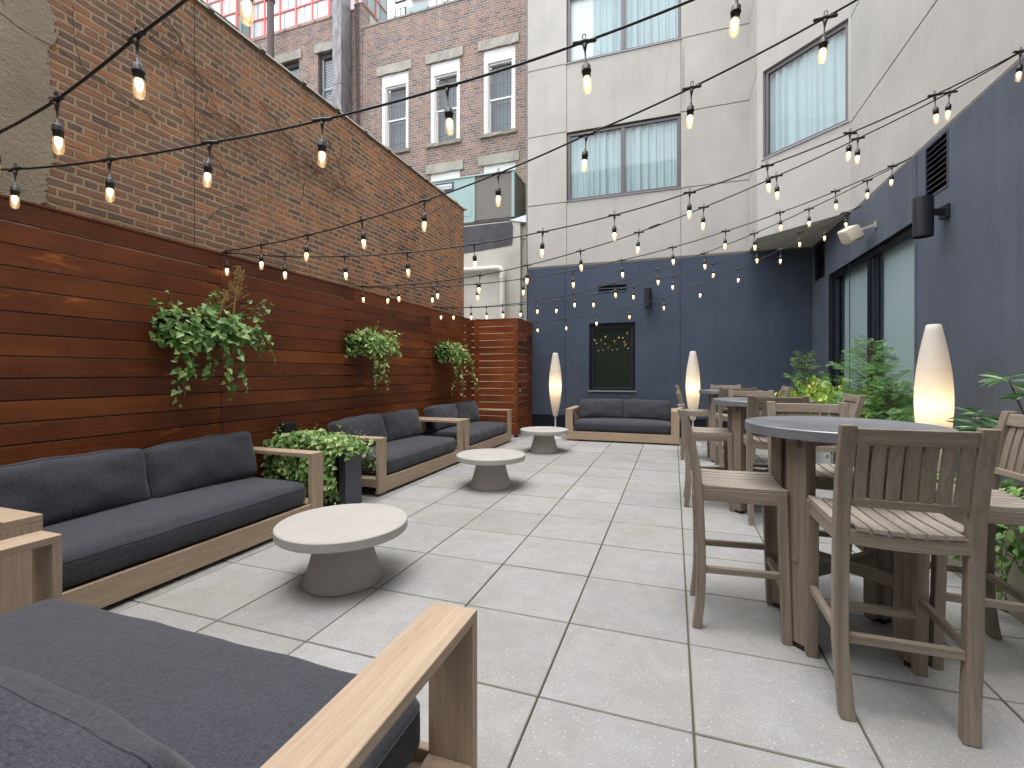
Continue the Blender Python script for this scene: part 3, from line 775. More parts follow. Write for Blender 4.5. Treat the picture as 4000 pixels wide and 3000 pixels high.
for y, z, an, L in ((3.3, 3.9, .6, 1.6), (3.6, 3.4, 1.9, 1.3), (4.6, 3.5, 1.0, 1.5), (2.9, 3.6, 2.2, 1.1), (5.8, 3.9, 2.4, 1.4), (4.0, 4.4, -.4, 1.5), (2.6, 4.2, .3, 1.2), (6.4, 3.2, 1.3, .9), (3.4, 2.9, 1.2, 1.0), (5.1, 4.5, -.9, 1.2), (3.0, 4.6, -.5, .9)):
    vine(m, y, z, an, L, .004, 2, rnd)
m.build('dead_vine', 'stem', bw_)

# ------------------------------------------------------------------ white stucco wall with drain pipe, rooftop unit
st = thing('stucco_annex', 'low white stucco wall with a black tar band between brick and beige walls', 'building', (-4.5, 10.9, 0))
m = MB(); m.box(-9.5, -3.57, 10.9, 11.0, 0, 5.14); m.box(-3.57, -3.27, 11.02, 11.12, 0, 5.1); m.box(-9.5, -3.3, 11.0, 12.0, 4.7, 5.02); m.build('wall', 'old_stucco', st)
m = MB(); m.add([(-6.4, 10.894, 4.37), (-5.1, 10.894, 4.43), (-4.5, 10.894, 4.47), (-3.80, 10.894, 4.53), (-3.765, 10.894, 4.60), (-3.755, 10.894, 5.0), (-3.80, 10.894, 5.12), (-6.4, 10.894, 5.12)], [tuple(range(8))[::1]]); m.build('tar_band', 'tar_coat', st)
m = MB(); m.tube([(-6.2, 10.80, 4.00), (-4.15, 10.80, 3.97), (-4.06, 10.80, 3.955), (-4.01, 10.80, 3.90), (-4.0, 10.80, 3.80), (-4.0, 10.80, .0)], .068, 16); m.lathe([(.078, 0), (.078, .07)], (-4.0, 10.80, 3.70), 16); smooth_angle(m.build('drain_pipe', 'painted_pipe', st), 60)
m = MB(); m.add([(-3.84, 10.87, 5.15), (-3.40, 10.87, 5.24), (-3.27, 10.87, 5.24), (-3.27, 10.87, 5.05), (-3.4, 10.87, 5.05), (-3.84, 11.3, 5.15), (-3.40, 11.3, 5.24), (-3.27, 11.3, 5.24)], [(0, 4, 3, 2, 1), (0, 1, 6, 5), (1, 2, 7, 6)]); m.build('flashing', 'flash', st)
ac = thing('rooftop_air_conditioner', 'teal rooftop air conditioner with a dirty grey coil behind the brick wall', 'air conditioner', (-5, 11.4, 5.2))
m = MB(); m.box(-6.5, -4.83, 10.95, 11.9, 5.24, 6.40); m.box(-4.83, -3.80, 10.99, 11.88, 5.26, 6.38); m.build('cabinet', 'teal_metal', ac, bevel=.004)
m = MB(); m.box(-6.5, -3.745, 10.93, 11.94, 6.40, 6.43); m.box(-3.815, -3.745, 10.95, 11.02, 5.26, 6.40); m.box(-4.86, -4.81, 10.942, 10.99, 5.26, 6.40); m.build('casing_trim', 'teal_metal', ac, bevel=.003)
m = MB(); m.box(-4.81, -3.815, 10.975, 10.985, 5.27, 6.39); m.box(-3.79, -3.775, 11.02, 11.93, 5.26, 6.39); m.build('coil', 'coil_grille', ac)
m = MB(); m.box(-6.5, -3.80, 10.93, 11.9, 5.14, 5.17); m.box(-6.5, -3.80, 10.95, 11.9, 5.19, 5.235); m.build('base_rail', 'rust_pipe', ac, bevel=.003)
m = MB(); m.box(-5.95, -5.41, 10.935, 10.948, 6.10, 6.34); m.build('louvre', 'black_plastic', ac)
m = MB(); m.box(-5.9, -5.45, 10.928, 10.934, 6.17, 6.30); pnl = m.build('name_plate', 'label_white', ac)
m = MB()
for q in ((-5.25, -4.92, 5.4, 6.0), (-5.75, -5.35, 5.3, 5.75)): m.box(q[0], q[1], 10.943, 10.949, q[2], q[3])
m.build('access_panel', 'teal_metal', ac, bevel=.002)
cu = bpy.data.curves.new('lettering', 'FONT'); cu.body = 'Weathermaster'; cu.size = .075; cu.extrude = .001; cu.materials.append(M['label_blue'])
tmp = bpy.data.objects.new('lettering_curve', cu); COL.objects.link(tmp); bpy.context.view_layer.update()
me = bpy.data.meshes.new_from_object(tmp.evaluated_get(bpy.context.evaluated_depsgraph_get())); bpy.data.objects.remove(tmp)
to = bpy.data.objects.new('lettering', me); COL.objects.link(to); to.parent = pnl; to.rotation_euler = (R(90), 0, 0)
to.location = Vector((-5.87, 10.926, 6.21)) - parent_world(pnl)

# ------------------------------------------------------------------ brick building at the rear
YK = 12.0
rb = thing('rear_brick_building', 'pale red brick house with tall white framed sash windows above the patio', 'building', (-7, YK, 0))
kp = WallPlane((0, YK), (1, 0), (0, -1))
WX = [(-8.36, -7.41), (-6.695, -5.738), (-5.027, -4.073)]
m = MB(); ops = [(a0, a1, 8.0, 10.345) for a0, a1 in WX] + [(a0, a1, 4.6, 7.14) for a0, a1 in WX]
kp.sheet(m, -9.03, -2.9, 0, 11.93, 0, ops, .2)
kp2 = WallPlane((0, YK + .02), (1, 0), (0, -1))
WA = [(-12.35, -11.50, 9.2, 11.58), (-10.74, -9.85, 9.2, 11.58)]
kp2.sheet(m, -14.5, -9.03, 0, 12.58, 0, WA, .25)
m.box(-9.31, -9.03, YK - .03, YK + .35, 0, 12.70)
m.box(-14.5, -2.9, YK + 3, YK + 3.1, 0, 11.9)
rbw = m.build('wall', 'rear_brick', rb)
m = MB(); m.box(-9.03, -9.02 + .005, YK + .36, YK + 8, 11.8, 12.66); m.build('parapet_wall', 'old_stucco', rb)
m = MB(); m.box(-9.03, -2.9, YK - .02, YK + .4, 11.93, 12.0)
for k in range(11): m.box(-8.45 + k * .55, -8.37 + k * .55, YK - .03, YK + .42, 11.95, 12.04)
m.box(-14.5, -9.31, YK, YK + .4, 12.58, 12.65)
for k in range(8): m.box(-14 + k * .62, -13.9 + k * .62, YK - .015, YK + .42, 12.6, 12.69)
m.box(-9.33, -9.0, YK - .05, YK + .37, 12.70, 12.74); m.box(-9.06, -8.98, YK + .36, YK + 8, 12.66, 12.70)
m.build('coping', 'coping_tile', rb, bevel=.01)
rnd = random.Random(9)
def rough_block(mb, x0, x1, y0, y1, z0, z1):
    n = 10
    for i in range(n + 1):
        x = x0 + (x1 - x0) * i / n
        for (y, z) in ((y0, z0), (y0, z1), (y1, z1), (y1, z0)):
            j = lambda s=.012: rnd.uniform(-s, s)
            mb.v.append((x, y + (j() if y == y0 else 0), z + j()))
    b_ = len(mb.v) - 4 * (n + 1)
    for i in range(n):
        for k in range(4): mb.f.append((b_ + i * 4 + k, b_ + i * 4 + (k + 1) % 4, b_ + (i + 1) * 4 + (k + 1) % 4, b_ + (i + 1) * 4 + k)); mb.mi.append(0)
    mb.f += [(b_, b_ + 1, b_ + 2, b_ + 3), (b_ + 4 * n + 3, b_ + 4 * n + 2, b_ + 4 * n + 1, b_ + 4 * n)]; mb.mi += [0, 0]
for a0, a1 in WX:
    for z in (10.35, 7.145):
        m = MB(); rough_block(m, a0 - .13, a1 + .11, YK - .035, YK + .1, z, z + .25); m.build('lintel', 'lintel_stone', rb)
    for z0, z1 in ((8.0, 10.345), (4.6, 7.14)):
        m = MB(); c0, c1 = a0 + .002, a1 - .002
        for q in ((c0, c1, z1 - .36, z1 - .002), (c0, c0 + .13, z0, z1 - .36), (c1 - .10, c1, z0, z1 - .36)): kp.bx(m, *q, -.13, -.03)
        for q in ((c0 + .13, c1 - .10, z1 - .41, z1 - .36), (c0 + .13, c0 + .16, z0, z1 - .41), (c1 - .13, c1 - .10, z0, z1 - .41), (c0 + .16, c1 - .13, z0, z0 + .035)): kp.bx(m, *q, -.16, -.07)
        w_ = m.build('window', 'white_paint', rb, bevel=.004)
        m = MB(); zm = z0 + (z1 - z0) * .42; i0, i1 = c0 + .16, c1 - .13
        kp.bx(m, i0, i1, zm - .025, zm + .02, -.155, -.10)
        for q in ((i0, i0 + .03, z0 + .03, zm), (i1 - .03, i1, z0 + .03, zm)): kp.bx(m, *q, -.15, -.12)
        m.build('sash', 'white_paint', w_)
        m = MB(); kp.sheet(m, i0, i1, z0 + .03, zm, -.135); kp.sheet(m, i0, i1, zm, z1 - .4, -.15); m.build('pane', 'window_glass', w_)
        m = MB()
        for k in range(6): x = i0 + .06 + (i1 - i0 - .12) * k / 5; kp.bx(m, x - .006, x + .006, z0, z1 - .36, -.21, -.2)
        for k in range(4): z = z0 + .3 + (z1 - z0 - .6) * k / 3; kp.bx(m, i0, i1, z - .008, z + .008, -.205, -.195)
        m.build('window_guard', 'black_metal', w_)
        wavy(kp, i0 - .02, i1 + .02, z0, z1 - .3, -.30, .01, .12, 31).build('curtain', 'net_curtain', w_, smooth=True)
        m = MB(); rough_block(m, a0 - .08, a1 + .05, YK - .06, YK + .1, z0 - .09, z0 - .002); m.build('sill', 'sill_stone', w_)
for (a0, a1, z0, z1) in WA:
    m = MB(); rough_block(m, a0 - .13, a1 + .11, YK - .015, YK + .1, z1 + .005, z1 + .27); m.build('lintel', 'lintel_stone', rb)
    m = MB()
    for q in ((a0, a1, z1 - .14, z1), (a0, a0 + .07, z0, z1 - .14), (a1 - .07, a1, z0, z1 - .14)): kp2.bx(m, *q, -.2, -.10)
    w_ = m.build('window', 'grille_dark', rb)
    m = MB(); kp2.bx(m, a0 + .07, a0 + .12, z0, z1 - .14, -.19, -.12); kp2.bx(m, a0 + .07, a1 - .07, z0 + 1.22, z0 + 1.26, -.18, -.12); m.build('sash', 'light_sill', w_)
    m = MB(); kp2.sheet(m, a0 + .1, a1 - .07, z0, z1 - .14, -.165); m.build('pane', 'window_glass', w_)
    m = MB()
    for k in range(44): z = z0 + .05 + k * .05; m.obox(((a0 + a1) / 2, YK + .24, z), (a1 - a0, .035, .004), Matrix.Rotation(R(55), 3, 'X'))
    m.build('venetian_blind', 'sheer_white', w_)
    m = MB(); kp2.sheet(m, a0, a1, z0, z1, -.32); m.build('dark_room', 'room_dark', w_)
m = MB(); m.box(-10.9, -10.0, YK - .18, YK - .0, 9.05, 9.2); m.build('window_unit_shelf', 'white_metal', rb)
du = thing('exhaust_duct', 'tall grey sheet metal duct climbing the rear brick building', 'duct', (-9.6, YK - .3, 0))
m = MB(); m.box(-9.72, -9.40, 11.48, 11.92, 4, 10.05); m.box(-9.72, -9.40, 11.48, 11.92, 10.06, 14.5); m.build('duct_shaft', 'duct_steel', du, bevel=.004)
m = MB(); m.box(-9.724, -9.396, 11.476, 11.924, 10.047, 10.063); m.build('seam_band', 'rust_pipe', du)
m = MB()
for q in range(4): m.tube([(-9.25 + q * .045, YK - .06, 14.0), (-9.24 + q * .04, YK - .07, 12.2), (-9.2 + q * .04, YK - .06, 9.5), (-9.22 + q * .04, YK - .06, 6)], .012, 5)
tag(m.build('wall_cables', 'rust_pipe'), 'bundle of thin cables running down the brick beside the duct', 'cables')
vp = thing('vent_pipe', 'rusty brown vertical vent pipe rising behind the brick wall', 'vent pipe', (-12.1, 11.3, 0))
m = MB(); m.lathe([(.105, 4), (.105, 13.2), (.135, 13.2), (.145, 13.28), (.135, 13.36), (.105, 13.4), (.105, 16)], (-12.15, 11.5, 0), 16); smooth_angle(m.build('pipe', 'rust_pipe', vp), 40)
# roof edge ladder/railing seen above the brick wall
fe = thing('roof_railing', 'black iron roof railing above the old brick wall', 'railing', (-9, 8.0, 6))
m = MB(); A, B = Vector((-10.6, 6.6, 10.2)), Vector((-10.6, 9.02, 10.2))
m.beam(A, B, .05, .05); m.beam(A - Vector((0, 0, .9)), B - Vector((0, 0, .9)), .05, .05)
for k in range(6): p = A.lerp(B, k / 5); m.beam(p, p - Vector((0, 0, .9)), .025, .025)
m.build('rails', 'black_metal', fe)
m = MB(); m.box(-12.4, -10.5, 6.5, 9.1, 4, 9.25); m.build('roof_block', 'rear_brick', fe)

# ------------------------------------------------------------------ tower blocks far behind
def grid_face(fr, gl, pk, pl, t0, t1, z0, z1, bay, floor, fw=.22, split=True):
    n = max(1, round((t1 - t0) / bay)); b = (t1 - t0) / n; nz = int((z1 - z0) / floor)
    for i in range(n + 1): t = t0 + i * b; pl.bx(fr, t - fw / 2, t + fw / 2, z0, z1, -.1, .18)
    for j in range(nz + 1): z = z0 + j * floor; pl.bx(fr, t0, t1, z - fw / 2, z + fw / 2, -.1, .16)
    for i in range(n):
        for j in range(nz):
            a0, a1, c0, c1 = t0 + i * b + fw / 2, t0 + (i + 1) * b - fw / 2, z0 + j * floor + fw / 2, z0 + (j + 1) * floor - fw / 2
            odd = (i + j) % 2
            wpk = (a1 - a0) * (.28 if split else .0)
            if odd: p0, p1, g0, g1 = a0, a0 + wpk, a0 + wpk, a1
            else: p0, p1, g0, g1 = a1 - wpk, a1, a0, a1 - wpk
            if wpk: pl.sheet(pk, p0, p1, c0, c1, 0)
            gm = g0 + (g1 - g0) * .36
            pl.sheet(gl, g0, gm - .04, c0, c1, 0.); pl.sheet(gl, gm + .04, g1, c0, c1, 0.)
            pl.bx(fr, gm - .04, gm + .04, c0, c1, -.05, .05, 1)
tw = thing('red_framed_tower', 'distant glass apartment tower with a coral red grid', 'building', (-55, 64, 0))
Z0, FL = 42.5, 3.15
def facade(pl, t0, t1, bay, split=True, glz='tower_glass'):
    fr, gl, pk = MB(), MB(), MB(); grid_face(fr, gl, pk, pl, t0, t1, Z0, 84, bay, FL, fw=.26, split=split)
    fr.add(pk.v, pk.f, 2); f_ = fr.build('frame_grid', ['red_frame', 'grille_dark', 'pink_panel'], tw); gl.build('glazing', glz, f_)
facade(WallPlane((-72.26, 63.9), (1, 0), (0, -1)), 0, 17.56, 3.5)
facade(WallPlane((-72.26, 0), (0, 1), (1, 0)), 61.2, 63.9, 2.7, False, 'tower_glass_side')
facade(WallPlane((-90, 61.2), (1, 0), (0, -1)), 0, 17.74, 3.5)
facade(WallPlane((-54.7, 0), (0, 1), (1, 0)), 63.9, 66.5, 2.6, False, 'tower_glass_side')
facade(WallPlane((-50, 0), (0, 1), (1, 0)), 66.3, 73.8, 3.7, False, 'tower_glass_side')
m = MB(); m.box(-90, -72.4, 61.4, 75, 0, 84); m.box(-72.4, -54.9, 64.1, 75, 0, 84); m.box(-54.9, -50.2, 66.5, 73.9, 0, 84); m.build('core', 'pink_panel', tw)
gb = thing('pale_grey_tower', 'pale grey apartment block with a glass balcony beyond the brick roofline', 'building', (-40, 66, 0))
m = MB(); m.box(-43.4, -20, 64, 80, 0, 90); m.build('wall', 'sheer_white', gb)
m = MB()
for x in (-41.9, -34.5, -29):
    for z in (50, 53.4, 56.8, 60.2, 63.6, 67): m.box(x, x + 2.0, 63.9, 63.98, z, z + 2.4)
m.build('window_frame', 'dark_frame', gb)
m = MB()
for x in (-41.9, -34.5, -29):
    for z in (50, 53.4, 56.8, 60.2, 63.6, 67): m.box(x + .15, x + .95, 63.84, 63.88, z + .15, z + 2.25); m.box(x + 1.05, x + 1.85, 63.84, 63.88, z + .15, z + 2.25)
m.build('window', 'tower_glass', gb)
m = MB()
for z in (53, 56.4, 59.8, 63.2): m.box(-38.9, -35.2, 62.6, 64, z, z + .25)
m.build('balcony_slab', 'white_paint', gb)
for z in (53.25, 56.65, 60.05, 63.45): m = MB(); m.box(-38.9, -35.2, 62.62, 62.66, z, z + 1.1); m.build('balcony_glass', 'tower_glass_side', gb)

# ------------------------------------------------------------------ sofas
def cushion(name, w, d, h, parent, loc, rot=None, puff=.03, r=.05, seed=0, nx=28, ny=18, nz=6, sag=0., seam=True, wav=1.):
    rnd = random.Random(seed); mb = MB()
    ph = [rnd.uniform(0, 6.28) for _ in range(8)]
    def P(x, y, z):   # x,y,z in -1..1 on cube surface
        X, Y, Z = x * w / 2, y * d / 2, z * h / 2
        ix, iy, iz = max(-w / 2 + r, min(w / 2 - r, X)), max(-d / 2 + r, min(d / 2 - r, Y)), max(-h / 2 + r * .8, min(h / 2 - r * .8, Z))
        dv = Vector((X - ix, Y - iy, Z - iz)); core = Vector((ix, iy, iz))
        if dv.length > 1e-6: p = core + dv.normalized() * r * (1 if max(abs(x), abs(y), abs(z)) > .999 else 1) * min(1, dv.length / r * 1.25)
        else: p = core
        fx, fy = 1 - abs(x) ** 2.6, 1 - abs(y) ** 2.6
        if abs(z) > .3: p.z += (1 if z > 0 else -.35) * puff * fx * fy * min(1, abs(z))
        p.y += (1 if y > 0 else -1) * puff * .35 * fx * (1 - z * z) * (abs(y) > .9)
        p.x += (1 if x > 0 else -1) * puff * .25 * fy * (1 - z * z) * (abs(x) > .9)
        wv = .0030 * math.sin(x * w * 5 + ph[0] + 2 * math.sin(y * 3 + ph[1])) + .0012 * math.sin(x * w * 13 + y * d * 9 + ph[2]) + .001 * math.sin(y * d * 17 - x * w * 6 + ph[3])
        p.z += wav * wv * (1 if z > .5 else .3)
        p.z -= sag * fx * fy * (z > 0) * (.6 + .4 * math.sin(x * 5 + ph[4]))
        p.y += .004 * math.sin(x * w * 9 + ph[5]) * (abs(y) > .9)
        return p
    def grid(n1, n2, fn):
        o = len(mb.v)
        for i in range(n1 + 1):
            for j in range(n2 + 1): mb.v.append(tuple(fn(-1 + 2 * i / n1, -1 + 2 * j / n2)))
        for i in range(n1):
            for j in range(n2): a_ = o + i * (n2 + 1) + j; mb.f.append((a_, a_ + n2 + 1, a_ + n2 + 2, a_ + 1)); mb.mi.append(0)
    q = lambda t: math.copysign(abs(t) ** .75, t)   # denser near the edges
    grid(nx, ny, lambda a, b: P(q(a), q(b), 1)); grid(ny, nx, lambda a, b: P(q(b), q(a), -1))
    grid(nz, nx, lambda a, b: P(q(b), -1, -a)); grid(nx, nz, lambda a, b: P(q(a), 1, -b))
    grid(nz, ny, lambda a, b: P(1, -q(b), a) if False else P(1, q(b), -a)); grid(ny, nz, lambda a, b: P(-1, q(a), -b))
    m_ = Matrix.Translation(Vector(loc)) @ (rot.to_4x4() if rot else Matrix.Identity(4))
    off = parent_world(parent)
    me = bpy.data.meshes.new(name); me.from_pydata([tuple(v) for v in mb.v], [], mb.f)
    bm = bmesh.new(); bm.from_mesh(me); bmesh.ops.remove_doubles(bm, verts=bm.verts, dist=.0004); bmesh.ops.recalc_face_normals(bm, faces=bm.faces); bm.to_mesh(me); bm.free()
    me.transform(m_); me.materials.append(M['charcoal_fabric']); me.polygons.foreach_set('use_smooth', [True] * len(me.polygons))
    o = bpy.data.objects.new(name, me); COL.objects.link(o); o.parent = parent
    s_ = MB(); zk = .62 if seam else .80
    lp_ = [(-1 + .05 * i, -1) for i in range(40)] + [(1, -1 + .05 * i) for i in range(40)] + [(1 - .05 * i, 1) for i in range(40)] + [(-1, 1 - .05 * i) for i in range(41)]
    cen = Vector((0, 0, 0))
    pts = []
    for (x, y) in lp_:
        p_ = P(x, y, zk); d_ = Vector((p_.x, p_.y, 0)).normalized(); pts.append(m_ @ (p_ + d_ * .001))
    s_.tube(pts, .0024, 5); so_ = s_.build('piping', 'charcoal_fabric', None, smooth=True); so_.data.transform(Matrix.Translation(Vector((0, 0, 0)))); so_.parent = o
    return o

def make_sofa(label, low=False):
    """local frame: x along the width, front at y=0 facing -y, back at y=.95"""
    root = thing('outdoor_sofa', label, 'sofa', (0, 0, 0), 'teak frame sofas with charcoal cushions')
    Wd, D, H, aw, th = 2.175, .95, .642, .15, .034; h2 = Wd / 2
    m = MB(); m.box(-h2 + aw, h2 - aw, 0, .03, .032, .192); m.build('front_rail', 'teak_x', root, bevel=.002)
    m = MB(); m.box(-h2 + aw, h2 - aw, D - .03, D, .032, .192); m.box(-h2 + aw, h2 - aw, .03, D - .03, .13, .15); m.build('base_frame', 'teak_x', root, bevel=.002)
    m = MB(); m.box(-h2 + aw, h2 - aw, D - .035, D - .01, .192, .60); m.build('back_panel', 'teak_x', root, bevel=.002)
    for s_ in (-1, 1):
        x0, x1 = (-h2, -h2 + aw) if s_ < 0 else (h2 - aw, h2)
        m = MB(); m.box(x0, x1, -.002, th, .03, H - th); m.box(x0, x1, D - th, D, .03, H - th); m.box(x0 + .001, x1 - .001, th, D - th, .10, .19); arm = m.build('arm', 'teak_z', root, bevel=.002)
        m = MB(); m.box(x0, x1, -.002, D, H - th + .001, H); m.build('arm_top', 'teak_y', arm, bevel=.002)
    for x in (-h2 + .13, h2 - .13):
        for y in (.06, D - .12): m = MB(); m.box(x - .045, x + .045, y - .03, y + .05, 0, .03); m.build('foot', 'teak_x', root)
    cw = Wd - 2 * aw - .012
    cushion('seat_cushion', cw, .90, .185, root, (0, .468, .292), puff=.030, r=.072, seed=random.randint(0, 999), nx=44, ny=26, nz=10, wav=.35)
    for s_ in (-1, 1):
        rot = Matrix.Rotation(R(90 - (22 if low else 13)), 3, 'X')
        cushion('back_cushion', cw / 2 - .004, .42, .16, root, (s_ * cw / 4, (.80 if low else .73) + random.uniform(-.01, .01), .585 if low else .592), rot @ Matrix.Rotation(R(random.uniform(-2.2, 2.2)), 3, 'Z'), puff=.046, r=.05, seed=random.randint(0, 999), nx=32, ny=18, nz=8, seam=False, wav=1.5)
    return root
def place(o, x, y, rz, label=None):
    o.location = (x, y, 0); o.rotation_euler = (0, 0, R(rz))
    if label: o['label'] = label
s0 = make_sofa('charcoal cushioned teak sofa standing against the navy back wall under the dark window')
place(s0, -.984, 9.262, 0)
s1 = make_sofa('')
place(s1, -3.06, 2.405, 90, 'teak sofa along the fence beneath the first ivy basket, nearest the camera on that side')
s2 = make_sofa('')
place(s2, -3.06, 5.435, 90, 'middle teak sofa by the fence just past the ivy planter box')
s3 = make_sofa('')
place(s3, -3.06, 7.69, 90, 'teak sofa beside the slatted enclosure, farthest along the fence')
s4 = make_sofa('', True)
place(s4, -1.655, 1.31, 180, 'foreground teak sofa seen from behind, cut off by the bottom left corner')

# ------------------------------------------------------------------ concrete coffee tables
def coffee_table():
    root = thing('coffee_table', '', 'coffee table', (0, 0, 0), 'round concrete coffee tables')
    m = MB(); Rr = .415
    m.lathe([(0.001, .326), (Rr - .006, .326), (Rr, .332), (Rr, .381), (Rr - .006, .387), (0.001, .387)], n=72); smooth_angle(m.build('tabletop', 'cast_concrete', root), 35)
    m = MB(); m.lathe([(.001, 0), (.243, 0), (.247, .006), (.158, .3265), (.001, .3265)], n=56); smooth_angle(m.build('base', 'cast_concrete_dark', root), 35)
    return root
c0 = coffee_table(); c0.location = (-2.066, 2.545, 0); c0['label'] = 'large round concrete coffee table nearest the camera, beside the ivy planter'
for (x, y, lab) in ((-2.088, 5.23, 'middle round concrete coffee table in front of the second sofa'), (-2.135, 7.86, 'farthest round concrete coffee table beside the back lamp')):
    c = copy_tree(c0); c.location = (x, y, 0); c.rotation_euler.z = random.uniform(0, 6); c['label'] = lab

# ------------------------------------------------------------------ bar tables
def bar_table():
    root = thing('bar_table', '', 'bar table', (0, 0, 0), 'high round bar tables')
    m = MB(); Rr = .452
    m.lathe([(0.001, 1.046), (Rr - .004, 1.046), (Rr, 1.05), (Rr, 1.093), (Rr - .004, 1.0975), (Rr - .03, 1.0975), (Rr - .032, 1.0965), (0.001, 1.0965)], n=96); smooth_angle(m.build('tabletop', 'zinc_top', root), 35)
    for sx in (-1, 1):
        for sy in (-1, 1):
            m = MB(); an = math.atan2(sy * .215, sx * .235); rot = Matrix.Rotation(an, 3, 'Z')
            m.obox((sx * .235, sy * .215, .535), (.062, .105, 1.02), rot); m.obox((sx * .195, sy * .18, .535), (.045, .06, 1.02), rot)
            lg = m.build('leg', 'weathered_z', root, bevel=.004)
            m = MB(); m.obox((sx * .235, sy * .215, .0125), (.055, .095, .024), rot); m.build('glide', 'black_plastic', lg)
            m = MB(); m.obox(Vector((sx * .235, sy * .215, .44)) + rot @ Vector((.033, 0, 0)), (.006, .028, .028), rot); m.build('peg', 'weathered_x', lg, bevel=.001)
    for k, sg in enumerate((1, -1)):
        m = MB(); m.beam((-.2, -.18 * sg, .36 + .0), (.2, .18 * sg, .36), .04, .055 - .002 * k); m.build('brace', 'weathered_x', root, bevel=.003)
        m = MB(); m.beam((-.28, -.25 * sg, 1.02), (.28, .25 * sg, 1.02), .05, .05 - .002 * k); m.build('top_support', 'weathered_x', root)
    return root
t0_ = bar_table(); t0_.location = (.832, 2.885, 0); t0_['label'] = 'nearest high round zinc topped bar table with four plank legs'
for (x, y, lab) in ((.835, 5.25, 'middle high round zinc topped bar table'), (.83, 7.96, 'farthest high round zinc topped bar table near the back lamp')):
    c = copy_tree(t0_); c.location = (x, y, 0); c['label'] = lab

